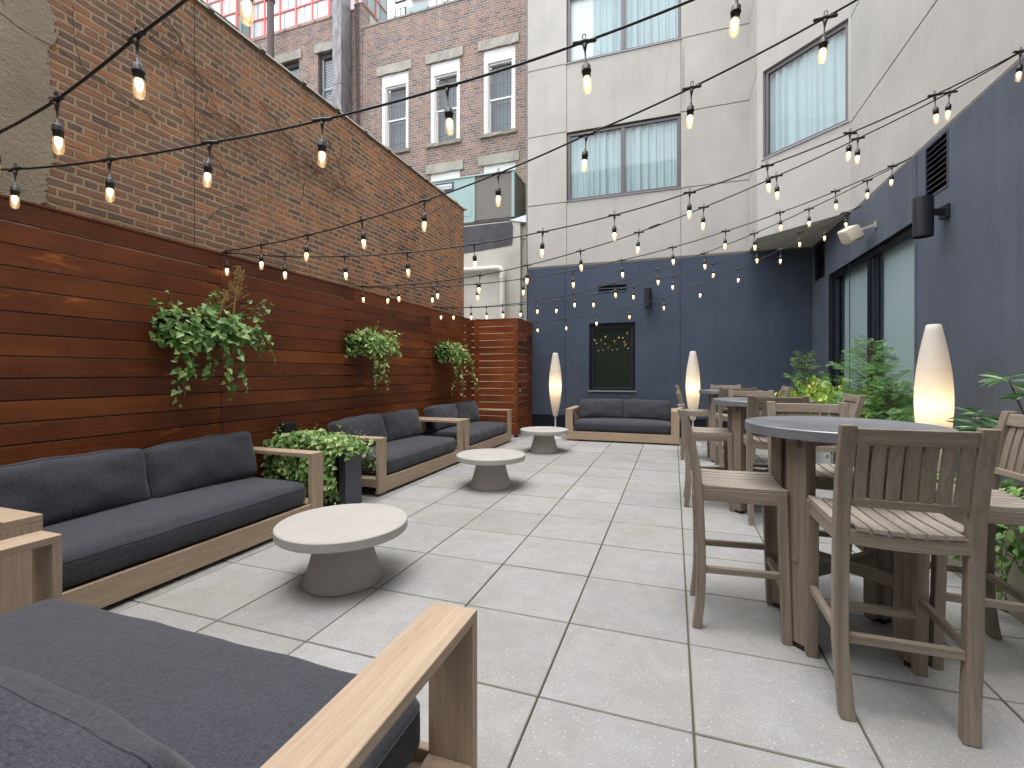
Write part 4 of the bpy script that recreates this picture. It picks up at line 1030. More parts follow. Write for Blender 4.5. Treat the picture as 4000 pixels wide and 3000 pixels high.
# ------------------------------------------------------------------ bar chairs
def bar_chair():
    """front faces +x, rear feet at x=0"""
    root = thing('bar_chair', '', 'bar chair', (0, 0, 0), 'weathered teak bar chairs')
    prof = [(0.0, .0), (.013, .10), (.022, .25), (.020, .50), (.008, .72), (-.002, .85), (-.028, 1.0), (-.072, 1.168)]
    px = lambda z: np.interp(z, [p[1] for p in prof], [p[0] for p in prof])
    hw = .236
    for s_ in (-1, 1):
        m = MB(); rings = []
        zs = [0, .05, .12, .2, .3, .45, .6, .7, .78, .85, .92, 1.0, 1.08, 1.168]
        for z in zs:
            x = float(px(z)); wy = .052; dx = .046 if z < .9 else .046 - .004 * (z - .9) / .27; y1 = s_ * (hw - (.018 if z < .3 else 0) * (1 - z / .3)); y0 = y1 - s_ * wy
            rings.append([(x, y0, z), (x + dx, y0, z), (x + dx, y1, z), (x, y1, z)] if s_ > 0 else [(x, y1, z), (x + dx, y1, z), (x + dx, y0, z), (x, y0, z)])
        m.sweep(rings); leg = m.build('rear_leg', 'weathered_z', root, bevel=.005, seg=2)
        m = MB(); m.box(.006, .040, s_ * (hw - .06), s_ * (hw - .026), -.0, .006); 
        m = MB(); m.sweep([[(x, y0, z), (x + .043, y0, z), (x + .043, y1, z), (x, y1, z)] for x, z, y0, y1 in ((.425, 0, s_ * (hw - .048), s_ * hw), (.402, .757, s_ * (hw - .048), s_ * hw))])
        m.build('front_leg', 'weathered_z', root, bevel=.004, seg=2)
        m = MB(); m.beam((.055, s_ * (hw - .025), .322), (.42, s_ * (hw - .025), .335), .026, .034); m.build('side_stretcher', 'weathered_x', root, bevel=.003)
        m = MB(); m.beam((.045, s_ * (hw - .022), .722), (.405, s_ * (hw - .022), .722), .03, .062); m.build('side_apron', 'weathered_x', root, bevel=.003)
    m = MB(); m.beam((.045, -hw + .05, .312), (.045, hw - .05, .312), .028, .036); m.build('rear_stretcher', 'weathered_y', root, bevel=.003)
    m = MB(); m.beam((.437, -hw + .04, .27), (.437, hw - .04, .27), .028, .036); m.build('front_stretcher', 'weathered_y', root, bevel=.003)
    def curved(x, z0, z1, dip, th):
        m_ = MB(); rings = []
        for i in range(11):
            y = -hw + .045 + (2 * hw - .09) * i / 10; u = 1 - (2 * i / 10 - 1) ** 2; dz = -dip * u
            rings.append([(x, y, z0 + dz), (x + th, y, z0 + dz), (x + th, y, z1 + dz), (x, y, z1 + dz)])
        m_.sweep(rings); return m_
    curved(.008, .695, .752, .012, .03).build('rear_apron', 'weathered_y', root, bevel=.003)
    curved(.405, .695, .752, .012, .03).build('front_apron', 'weathered_y', root, bevel=.003)
    m = MB(); n = 8; w = (2 * hw - .008) / n
    for i in range(n):
        y0 = -hw + .004 + i * w + .0045; y1 = y0 + w - .009; dip = lambda y: -.016 * (1 - (y / hw) ** 2)
        xb = .052 if i in (0, n - 1) else .002
        vs = []
        for x, zz in ((xb, 0), (.20, -.004), (.38, -.001), (.448, .0)):
            vs.append([(x, y0, .756 + dip(y0) + zz), (x, y1, .756 + dip(y1) + zz), (x, y1, .776 + dip(y1) + zz), (x, y0, .776 + dip(y0) + zz)])
        m.sweep(vs)
    m.build('seat', 'weathered_seat', root, bevel=.0035, seg=2)
    # back: curved rails with seven slats between the posts
    def rail(z0, z1, th, bow):
        m_ = MB(); rings = []
        for i in range(13):
            y = -hw + .047 + (2 * hw - .094) * i / 12; u = 1 - (2 * i / 12 - 1) ** 2
            xa, xb = float(px(z0)) + .008 - bow * u, float(px(z1)) + .008 - bow * u
            rings.append([(xa, y, z0), (xa + th, y, z0), (xb + th, y, z1), (xb, y, z1)])
        m_.sweep(rings); return m_
    rail(1.096, 1.156, .026, .014).build('top_rail', 'weathered_y', root, bevel=.004, seg=2)
    rail(.845, .878, .024, .014).build('lower_rail', 'weathered_y', root, bevel=.003)
    m = MB(); n = 7; sp_ = (2 * hw - .104) / n
    for i in range(n):
        y = -hw + .052 + sp_ * (i + .5); u = 1 - (y / hw) ** 2; rings = []
        for z in (.872, .95, 1.03, 1.10):
            xa = float(px(z)) + .014 - .014 * u; hs = .0214
            rings.append([(xa, y - hs, z), (xa + .012, y - hs, z), (xa + .012, y + hs, z), (xa, y + hs, z)])
        m.sweep(rings)
    m.build('back_slats', 'weathered_z', root, bevel=.002)
    return root
ch0 = bar_chair()
CH = [(.094, 2.888, 0, 'bar chair on the left of the nearest bar table, seen side-on'),
      (.84, 2.152, 90, 'large bar chair in the foreground with its slatted back to the camera'),
      (.85, 3.60, -90, 'bar chair behind the nearest bar table, partly hidden by its top'),
      (1.59, 2.90, 180, 'bar chair at the right edge of the photo beside the leafy planter'),
      (.10, 5.27, 0, 'second bar chair in the left-hand row, beside the middle bar table'),
      (.855, 4.62, 90, 'bar chair in front of the middle bar table with its back to the camera'),
      (.845, 5.96, -90, 'bar chair on the far side of the middle bar table'),
      (1.55, 5.16, 180, 'turned bar chair by the big cedar, right of the middle bar table'),
      (.10, 7.98, 0, 'farthest bar chair in the left-hand row, in front of the back lamp'),
      (.83, 7.10, 90, 'bar chair in front of the farthest bar table with its back to the camera'),
      (.84, 8.68, -90, 'farthest bar chair of all, beyond the last bar table'),
      (1.56, 7.97, 180, 'bar chair right of the farthest bar table, against the yellow-green shrub')]
for i, (x, y, rz, lab) in enumerate(CH):
    c = ch0 if i == 0 else copy_tree(ch0)
    c.location = (x, y, 0); c.rotation_euler.z = R(rz + (0 if i < 2 else random.uniform(-2, 2))); c['label'] = lab

# ------------------------------------------------------------------ floor lamps
def floor_lamp(x, y, lab, pw):
    t = thing('floor_lamp', lab, 'floor lamp', (x, y, 0), 'tall white spindle lamps')
    m = MB(); prof = []
    for i in range(29):
        f = i / 28; z = .46 + 1.32 * f
        s_ = math.sin(math.pi * (f * .86 + .07)) ** 1.0
        r = .044 + (.127 - .044) * ((s_ - math.sin(math.pi * .07)) / (1 - math.sin(math.pi * .07)))
        r += .007 * f
        prof.append((max(r, .04), z))
    m.lathe([(.02, .452)] + prof[:] + [(prof[-1][0] - .012, 1.786)], (x, y, 0), 48, close=False); sh = smooth_angle(m.build('shade', 'lamp_shade', t), 60)
    for z in (.853, 1.394):
        rr = np.interp(z, [p[1] for p in prof], [p[0] for p in prof])
        m = MB(); m.lathe([(rr + .0002, z - .0015), (rr + .0012, z), (rr + .0002, z + .0015)], (x, y, 0), 48, close=False); m.build('seam', 'cream_plastic', sh, smooth=True)
    m = MB(); m.lathe([(.015, .012), (.015, .46)], (x, y, 0), 16); smooth_angle(m.build('pole', 'white_metal', t), 50)
    m = MB(); m.box(x - .15, x + .15, y - .15, y + .15, .002, .012); m.lathe([(.05, .012), (.03, .03), (.018, .034)], (x, y, 0), 20); m.build('base_plate', 'white_metal', t, bevel=.002)
    l = bpy.data.lights.new('lamp_bulb', 'POINT'); l.energy = pw; l.color = (1, .76, .46); l.shadow_soft_size = .04
    o = bpy.data.objects.new('lamp_bulb', l); COL.objects.link(o); o.parent = t; o.location = (0, 0, 1.08)
floor_lamp(-2.345, 9.53, 'lit white spindle floor lamp beside the slatted enclosure, left of the back sofa', .85)
floor_lamp(.352, 9.62, 'lit white spindle floor lamp right of the back sofa, behind the bar chairs', .85)
floor_lamp(2.125, 5.0, 'large lit white spindle lamp beside the right-hand window', .85)

# ------------------------------------------------------------------ foliage
rs = np.random.RandomState(4)
def leaf_template(kind):
    if kind == 'ivy':
        h = [(0, .02), (-.20, -.10), (-.40, .02), (-.46, .26), (-.30, .52), (-.14, .80), (0, 1.05)]
    elif kind == 'oval':
        h = [(0, 0), (-.16, .12), (-.29, .36), (-.27, .62), (-.12, .86), (0, 1.05)]
    elif kind == 'long':
        h = [(0, 0), (-.07, .15), (-.13, .45), (-.11, .75), (-.04, .93), (0, 1.0)]
    n = len(h); V = [(x, y, (.18 * abs(x) if kind != 'long' else .25 * abs(x)) - .22 * y * y * (1 if kind != 'ivy' else .6)) for x, y in h]
    V += [(-x, y, z) for (x, y, z) in V[1:n - 1]]
    fl = tuple(range(n)); fr_ = (0,) + tuple([n - 1] + list(range(2 * n - 3, n - 1, -1)))
    return np.array(V), [fl[::-1], fr_[::-1]]
def spray_template():
    V, F = [], []
    def quad(p, q, w):
        d = np.array(q) - np.array(p); nrm = np.array([-d[1], d[0]]); nrm = nrm / (np.linalg.norm(nrm) + 1e-9) * w
        o = len(V); mid = np.array(p) * .5 + np.array(q) * .5
        V.extend([(p[0], p[1], 0), (mid[0] + nrm[0], mid[1] + nrm[1], .0), (q[0], q[1], 0), (mid[0] - nrm[0], mid[1] - nrm[1], 0)]); F.append((o, o + 1, o + 2, o + 3))
    quad((0, 0), (0, 1), .012)
    for k in range(7):
        y = .14 + k * .115; L = .42 * (1 - k / 8.5)
        for s_ in (-1, 1):
            e_ = (s_ * L * .75, y + L * .72); quad((0, y), e_, .014)
            for j in (.4, .7):
                b_ = (e_[0] * j, y + (e_[1] - y) * j); ll = L * .38 * (1.2 - j)
                quad(b_, (b_[0] + s_ * ll * 1.0, b_[1] + ll * .25), .013); quad(b_, (b_[0] + s_ * ll * .1, b_[1] + ll), .013)
    V = np.array(V); V[:, 2] = -.25 * V[:, 1] ** 2 - .15 * np.abs(V[:, 0])
    return V, F
TP = {k: leaf_template(k) for k in ('ivy', 'oval', 'long')}; TP['spray'] = spray_template()
class Leaves:
    def __init__(s, kind): s.V, s.F = TP[kind]; s.L = []
    def add(s, p, tip, nrm, size): s.L.append((p, tip, nrm, size))
    def build(s, name, mat, parent, label=None):
        n = len(s.L); P = np.array([l[0] for l in s.L], float); Y = np.array([l[1] for l in s.L], float); N = np.array([l[2] for l in s.L], float); S = np.array([l[3] for l in s.L], float)
        Y /= np.linalg.norm(Y, axis=1, keepdims=True) + 1e-9; X = np.cross(Y, N); X /= np.linalg.norm(X, axis=1, keepdims=True) + 1e-9; Z = np.cross(X, Y)
        T_ = s.V
        vs = P[:, None] + S[:, None, None] * (T_[None, :, 0, None] * X[:, None] + T_[None, :, 1, None] * Y[:, None] + T_[None, :, 2, None] * Z[:, None])
        vs = vs.reshape(-1, 3) - np.array(parent_world(parent)); k = len(T_)
        F = [tuple(i + q * k for i in f) for q in range(n) for f in s.F]
        me = bpy.data.meshes.new(name); me.from_pydata(vs.tolist(), [], F); me.materials.append(M[mat]); me.update()
        o = bpy.data.objects.new(name, me); COL.objects.link(o); o.parent = parent
        return o
def unit(v): v = np.array(v, float); return v / (np.linalg.norm(v) + 1e-9)
def rv(s=1.): return rs.normal(0, s, 3)

def strand(lv, stems, p, d, L, droop, size, step=.032, outward=None, jit=.35, r=.0018):
    p = np.array(p, float); d = unit(d); pts = [tuple(p)]; n = int(L / step)
    for k in range(n):
        d = unit(d + np.array([0, 0, -droop]) + rv(.13)); p = p + d * step; pts.append(tuple(p))
        sd_ = unit(np.cross(d, (0, 0, 1)) + rv(.2)) * (1 if k % 2 else -1)
        o = outward if outward is not None else (0, 0, 1)
        nrm = unit(np.array(o) * .8 + np.array([0, 0, .5]) + rv(jit)); tip = unit(sd_ * .9 + d * .5 + np.array([0, 0, -.45]) + rv(.25))
        lv.add(p + sd_ * .008, tip, nrm, size * rs.uniform(.55, 1.15) * (1 if k < n * .8 else .7))
    if len(pts) > 2: stems.tube(pts, r, 4)

def hanging_planter(y0, y1, zt, zb, dens, vines, sprigs, lab_b, lab_p, seed, size=.066):
    global rs
    rs = np.random.RandomState(seed); yc = (y0 + y1) / 2; X1 = -3.86
    bt = thing('wall_basket', lab_b, 'wall planter', (XF, yc, (zt + zb) / 2), 'black trough planters hung on the fence')
    m = MB(); m.sweep([[(XF + .004, y0 + i * .04, z) if False else (XF + .004, y0 + i * .04, z), (X1 - i * .05, y0 + i * .04, z), (X1 - i * .05, y1 - i * .04, z), (XF + .004, y1 - i * .04, z)] for i, z in ((1, zb), (.3, zb + (zt - zb) * .5), (0, zt))]); m.build('trough', 'black_plastic', bt, bevel=.008)
    m = MB(); m.box(XF + .002, X1 + .008, y0 - .008, y1 + .008, zt, zt + .022); m.build('rim', 'black_plastic', bt, bevel=.004)
    t = thing('ivy_plant', lab_p, 'trailing plant', (XF + .12, yc, zt), 'ivy trailing from the fence planters')
    lv = Leaves('ivy'); stm = MB()
    for k in range(dens):
        y = rs.uniform(y0 - .03, y1 + .06); x = rs.uniform(XF + .05, X1 + .15); z = zt + rs.uniform(-.17, .12) + .05 * math.sin(y * 17) - .5 * max(0, x - X1)
        if x < X1 + .02 and z < zt: x = X1 + rs.uniform(.01, .12)
        if k % 4 == 0: x = rs.uniform(XF + .02, X1 + .08); y = y0 - rs.uniform(.0, .05); z = zt + rs.uniform(-.24, .06)
        lv.add((x, y, z), unit((.55, rs.normal(0, .6), -.45 + rs.normal(0, .3))), unit((.65, rs.normal(0, .35), .7 + rs.normal(0, .25))), size * rs.uniform(.6, 1.2))
    for (y, L) in vines: strand(lv, stm, (X1 + .06, y, zt - .02), (.4, rs.normal(0, .2), -.4), L, .30, size * .95, .04, (1, 0, 0))
    for (y, L, dy) in sprigs: strand(lv, stm, (X1 - .05, y, zt + .03), (.25, dy, .9), L, .03, size * .75, .03, (.5, 0, .7))
    lv.build('foliage', 'ivy_leaf_pale' if seed % 2 else 'ivy_leaf', t); stm.build('stem', 'stem', t)
    return t
h1 = hanging_planter(2.70, 3.36, 1.82, 1.62, 270, [(2.62, .66), (2.66, .74), (2.70, .5), (2.76, .62), (2.84, .56), (2.9, .3), (3.0, .6), (3.05, .68), (3.1, .64), (3.14, .5), (3.2, .3), (2.72, .4), (3.45, .3), (3.5, .36), (3.42, .26), (3.38, .2)], [(2.75, .22, -.2), (2.98, .34, .0), (2.92, .3, .1), (3.35, .26, .3), (3.48, .3, .6), (3.55, .28, .8), (3.4, .3, .4), (2.66, .2, -.5), (3.1, .2, .1)],
    'black trough planter hung on the fence above the near sofa', 'large ivy with a dry flower stalk spilling from the first fence planter', 12)
m = MB(); lv = Leaves('oval'); rs = np.random.RandomState(3)
for (y, H_, n) in ((3.26, .50, 44), (3.12, .26, 16)):
    p0 = np.array([-3.9, y, 1.86]); m.tube([p0, p0 + (0, .03, H_ * .5), p0 + (0.02, .07, H_)], [.009, .006, .003], 5)
    for k in range(n):
        f = rs.uniform(.35, 1.); b = p0 + (0, .03 + .05 * f, H_ * f); d = unit((rs.normal(0, .5), rs.normal(0, .8), .9)); L = .12 * (1.15 - f) + .03
        m.tube([b, b + d * L], .0015, 4)
        for q in range(10): lv.add(b + d * L * rs.uniform(.3, 1.05) + rv(.006), rv(), rv(), .015)
m.build('dry_flower_stalk', 'dry_stalk', h1); lv.build('seed_heads', 'dry_stalk', h1)
hanging_planter(5.12, 5.78, 1.82, 1.64, 430, [(5.12, .4), (5.22, .6), (5.27, .66), (5.3, .56), (5.38, .74), (5.43, .7), (5.46, .6), (5.3, .45), (5.6, .3)], [(5.2, .22, -.3), (5.5, .26, 0.), (5.7, .22, .4), (5.95, .2, .6), (5.4, .2, .0), (5.8, .24, .7), (5.6, .18, .1)],
    'middle black trough planter hung on the fence', 'pale leaved ivy in the middle fence planter', 13, .062)
hanging_planter(7.52, 8.12, 1.80, 1.62, 400, [(7.6, .5), (7.7, .8), (7.74, .86), (7.78, .9), (7.86, .6), (8.2, .6), (8.26, .8), (8.28, .84), (8.3, .7), (7.95, .4)], [(7.7, .2, 0), (7.9, .16, 0.), (8.2, .18, .4), (8.4, .2, .5), (8.05, .16, .2)],
    'black trough planter hung on the fence nearest the enclosure', 'ivy with two long trailing tails in the farthest fence planter', 15, .062)

# planter box with ivy between the first two sofas
pb = thing('planter_box', 'charcoal metal planter box between the first two sofas', 'planter', (-3.5, 3.98, 0))
m = MB(); m.box(-3.19, -3.105, 3.86, 4.115, 0, .595); m.build('front_panel', 'charcoal_metal', pb, bevel=.004)
m = MB(); m.box(-4.05, -3.191, 3.87, 4.105, .0, .52); m.build('box', 'black_plastic', pb, bevel=.003)
m = MB(); m.sweep([[(-4.06, 3.95, z), (-3.97 - .02 * (z - .5), 3.95, z), (-3.97 - .02 * (z - .5), 4.12, z), (-4.06, 4.12, z)] for z in (.5, .7, .80, .825)]); m.build('back_panel', 'black_plastic', pb, bevel=.012, seg=2)
rs = np.random.RandomState(21)
iv = thing('ivy_plant', 'dense glossy ivy overflowing the charcoal planter box between sofas', 'trailing plant', (-3.55, 3.98, .55))
lv = Leaves('ivy'); lp = Leaves('ivy'); stm = MB()
for k in range(1000):
    x = rs.uniform(-4.08, -3.02); y = rs.uniform(3.72, 4.2); hgt = .60 + .10 * math.sin((x + 4.1) * 3.0) * (1 - ((y - 3.95) / .3) ** 2)
    (lp if rs.rand() < .65 else lv).add((x, y, hgt + rs.uniform(-.07, .07)), unit((rs.normal(.1, .6), -.5 + rs.normal(0, .5), -.25)), unit((rs.normal(.1, .35), -.3 + rs.normal(0, .3), 1)), .05 * rs.uniform(.6, 1.25))
for k in range(64):
    x = rs.uniform(-4.05, -3.2); strand(lv if k % 3 else lp, stm, (x, 3.82, .6), (rs.normal(0, .15), -.5, -.3), rs.uniform(.25, .62), .35, .052, .036, (0, -1, .1))
for k in range(60):
    (lv).add((rs.uniform(-4.0, -3.2), 3.84 - rs.uniform(0, .05), rs.uniform(.05, .5)), unit((rs.normal(0, .4), -.2, -.8)), unit((rs.normal(0, .3), -1, .3)), .05 * rs.uniform(.6, 1.1))
for k in range(5): strand(lv if k % 2 else lp, stm, (-3.16 + rs.uniform(-.1, .03), 4.12 + rs.uniform(0, .04), .62), (.15, .35, -.1), rs.uniform(.2, .45), .3, .046, .034, (.7, .3, 0))
for k in range(7): strand(lv if k % 2 else lp, stm, (-3.2 + rs.uniform(-.12, .0), 3.82 + rs.uniform(-.05, .05), .62), (.3, -.5, -.1), rs.uniform(.4, .66), .32, .056, .034, (.4, -1, 0))
for (x, y) in ((-4.05, 3.85), (-3.9, 3.8), (-3.62, 3.95), (-3.58, 4.0), (-3.4, 3.95), (-3.25, 4.05), (-3.1, 4.1), (-3.02, 4.1), (-3.3, 4.1), (-3.75, 4.0)):
    strand(lp, stm, (x, y, .64), (rs.normal(.1, .3), rs.normal(0, .3), 1), rs.uniform(.14, .26), .02, .034, .026, (0, -.3, 1))
lv.build('foliage', 'ivy_leaf', iv); lp.build('top_foliage', 'ivy_leaf_pale', iv); stm.build('stem', 'stem', iv)

# planters and shrubs along the right wall
def trough(x0, x1, y0, y1, h, mat, label, name='planter_box'):
    t = thing(name, label, 'planter', ((x0 + x1) / 2, (y0 + y1) / 2, 0))
    m_ = MB(); tw_ = .035
    for q in ((x0, x1, y0, y0 + tw_), (x0, x1, y1 - tw_, y1), (x0, x0 + tw_, y0 + tw_, y1 - tw_), (x1 - tw_, x1, y0 + tw_, y1 - tw_)): m_.box(*q, 0.0, h)
    m_.build('box', mat, t, bevel=.006, seg=2)
    m_ = MB(); m_.box(x0 + tw_, x1 - tw_, y0 + tw_, y1 - tw_, .01, h - .05); m_.build('soil', 'soil', t); return t
trough(1.98, 2.46, 5.75, 7.15, .56, 'white_planter', 'white planter box under the window holding the big cedar')
trough(1.98, 2.46, 7.3, 8.7, .56, 'white_planter', 'white planter box under the window holding the yellow-green shrub')
trough(1.98, 2.46, 8.85, 10.2, .56, 'white_planter', 'white planter box in the navy corner holding the small cedar')
trough(1.80, 2.46, 2.6, 4.2, .60, 'tan_planter', 'tan stone planter at the right edge with ivy over its side')
def cedar(x, y, z0, ztop, rad, nb, label, seed, lean=(0, 0), mat='cedar_leaf', xmax=2.46):
    global rs
    rs = np.random.RandomState(seed); t = thing('cedar_shrub', label, 'shrub', (x, y, z0), 'young cedars along the right wall')
    lv = Leaves('spray'); m_ = MB(); top = np.array([x + lean[0], y + lean[1], ztop]); base = np.array([x, y, z0])
    m_.tube([base, base * .5 + top * .5 + (.01, -.01, 0), top], [.018, .011, .003], 6)
    for k in range(nb):
        f = (k / nb) ** .9; f = .02 + .98 * f; b = base + (top - base) * f; ang = k * 2.399 + rs.normal(0, .4)
        L = rad * (1.05 - f) ** .75 * rs.uniform(.35, 1.25) + .05
        d = unit((math.cos(ang), math.sin(ang), .42 + .5 * f)); p = b.copy(); pts = [tuple(p)]; n = max(2, int(L / .05))
        for q in range(n):
            d = unit(d + np.array([0, 0, -.05 if q < n * .6 else .02]) + rv(.09)); p = p + d * (L / n); p[0] = min(p[0], xmax); pts.append(tuple(p))
            if q >= 0:
                for s_ in (-1, 1):
                    sd_ = unit(np.cross(d, (0, 0, 1))) * s_
                    lv.add(p.copy(), unit(sd_ * .8 + d * .8 + np.array([0, 0, -.12]) + rv(.2)), unit(np.array([0, 0, 1]) + rv(.45)), rs.uniform(.13, .23) * (1.1 - .45 * f))
        lv.add(p, d, unit(np.array([0, 0, 1]) + rv(.35)), rs.uniform(.10, .16) * (1.1 - .4 * f)); m_.tube(pts, [.004 * (1 - .8 * i / len(pts)) + .0006 for i in range(len(pts))], 4)
    lv.build('foliage', mat, t); m_.build('trunk', 'bark', t)
cedar(2.16, 6.42, .5, 1.69, .58, 84, 'big feathery cedar in front of the tall window', 31, (-.02, .02), 'cedar_leaf_dark')
cedar(2.16, 6.0, .5, 1.22, .50, 52, 'low spreading cedar at the foot of the big cedar', 35, (.02, -.05), 'cedar_leaf_dark')
cedar(2.14, 9.25, .5, 1.70, .38, 44, 'small cedar against the navy corner', 32, (0, 0))
rs = np.random.RandomState(41)
sh = thing('leafy_shrub', 'yellow-green shrub with drooping oval leaves between the two cedars', 'shrub', (2.15, 8.0, .5))
lv = Leaves('oval'); stm = MB()
for k in range(105):
    y = rs.uniform(6.6, 8.9); x = rs.uniform(2.0, 2.36); base = np.array([x, y, .5]); hh = rs.uniform(.40, .74) ; d = unit((rs.normal(-.12, .25), rs.normal(0, .35) + (y - 8) * .3, 1)); p = base.copy(); pts = [tuple(p)]
    n = int(hh / .05) + 2
    for q in range(n):
        d = unit(d + np.array([-.03, 0, -.07 * q / n]) + rv(.08)); p = p + d * .055; p[0] = min(p[0], 2.46); pts.append(tuple(p))
        if q > 2:
            for s_ in (-1, 1, 0):
                if rs.rand() < .8: lv.add(p + rv(.012), unit(np.array([rs.normal(-.2, .5), s_ * .8 + rs.normal(0, .3), -.75])), unit(np.array([-.6, rs.normal(0, .5), .5]) + rv(.25)), rs.uniform(.065, .105))
    stm.tube(pts, .003, 4)
lv.build('foliage', 'shrub_leaf', sh); stm.build('stem', 'bark', sh)
# low ivy on the white planters' sides and on the tan planter
def side_ivy(x, y0, y1, z, n, Lr, label, seed, size=.05):
    global rs
    rs = np.random.RandomState(seed); t = thing('ivy_plant', label, 'trailing plant', (x, (y0 + y1) / 2, z)); lv = Leaves('ivy'); s_ = MB()
    for k in range(n): strand(lv, s_, (x + .04, rs.uniform(y0, y1), z), (-.6, rs.normal(0, .2), .1), rs.uniform(*Lr), .3, size, .036, (-1, -.1, 0))
    for k in range(n * 9): lv.add((x + rs.uniform(-.06, .3), rs.uniform(y0, y1), z + rs.uniform(-.03, .08)), unit((-.5, rs.normal(0, .6), -.3)), unit((-.4, rs.normal(0, .3), 1)), size * rs.uniform(.6, 1.1))
    lv.build('foliage', 'ivy_leaf', t); s_.build('stem', 'stem', t)
side_ivy(1.98, 5.8, 7.1, .57, 12, (.15, .4), 'ivy trailing over the white planter under the big cedar', 51)
side_ivy(1.98, 7.35, 8.65, .57, 10, (.12, .3), 'ivy trailing over the white planter under the yellow-green shrub', 52)
side_ivy(1.80, 2.64, 4.15, .61, 34, (.3, .66), 'glossy ivy hanging down the tan planter at the right edge', 53, .055)
rs = np.random.RandomState(61)
rh = thing('rhododendron', 'shrub with long pointed leaves reaching in from the right edge', 'shrub', (2.2, 3.7, .58))
lv = Leaves('long'); stm = MB()
for (x, y, z) in ((2.14, 4.08, 1.33), (2.22, 3.98, 1.22), (2.0, 4.12, 1.08), (2.1, 4.25, .98), (1.98, 4.05, .98), (2.2, 3.7, 1.05), (2.3, 3.5, 1.25), (2.12, 3.85, .86), (1.95, 4.2, .88), (2.3, 4.2, .95)):
    e_ = np.array([x, y, z]); b_ = np.array([2.22, 3.8, .55]); mid = (e_ + b_) / 2 + (.02, .03, .04); stm.tube([b_, mid, e_], [.009, .007, .004], 6)
    for k in range(13):
        an = k * 2.399; el = rs.uniform(-.25, .55); d = unit((math.cos(an), math.sin(an), el)); lv.add(e_ + d * .012 - np.array([0, 0, .02 * (k % 3)]), d, unit(np.array([0, 0, 1]) + rv(.25)), rs.uniform(.12, .19))
lv.build('foliage', 'long_leaf', rh); stm.build('stem', 'bark', rh)
bk_ = thing('wicker_basket', 'small brown wicker basket on the paving behind the front bar chair', 'basket', (1.72, 4.55, 0))
m = MB()
for i in range(18):
    z = .02 + i * .022; r = .15 + .02 * math.sin(i * .2); m.tube([(1.72 + r * math.cos(t), 4.55 + r * math.sin(t), z + .004 * math.sin(t * 10 + i * 3.14)) for t in [2 * math.pi * k / 36 for k in range(37)]], .010, 5)
m.build('weave', 'wicker', bk_)

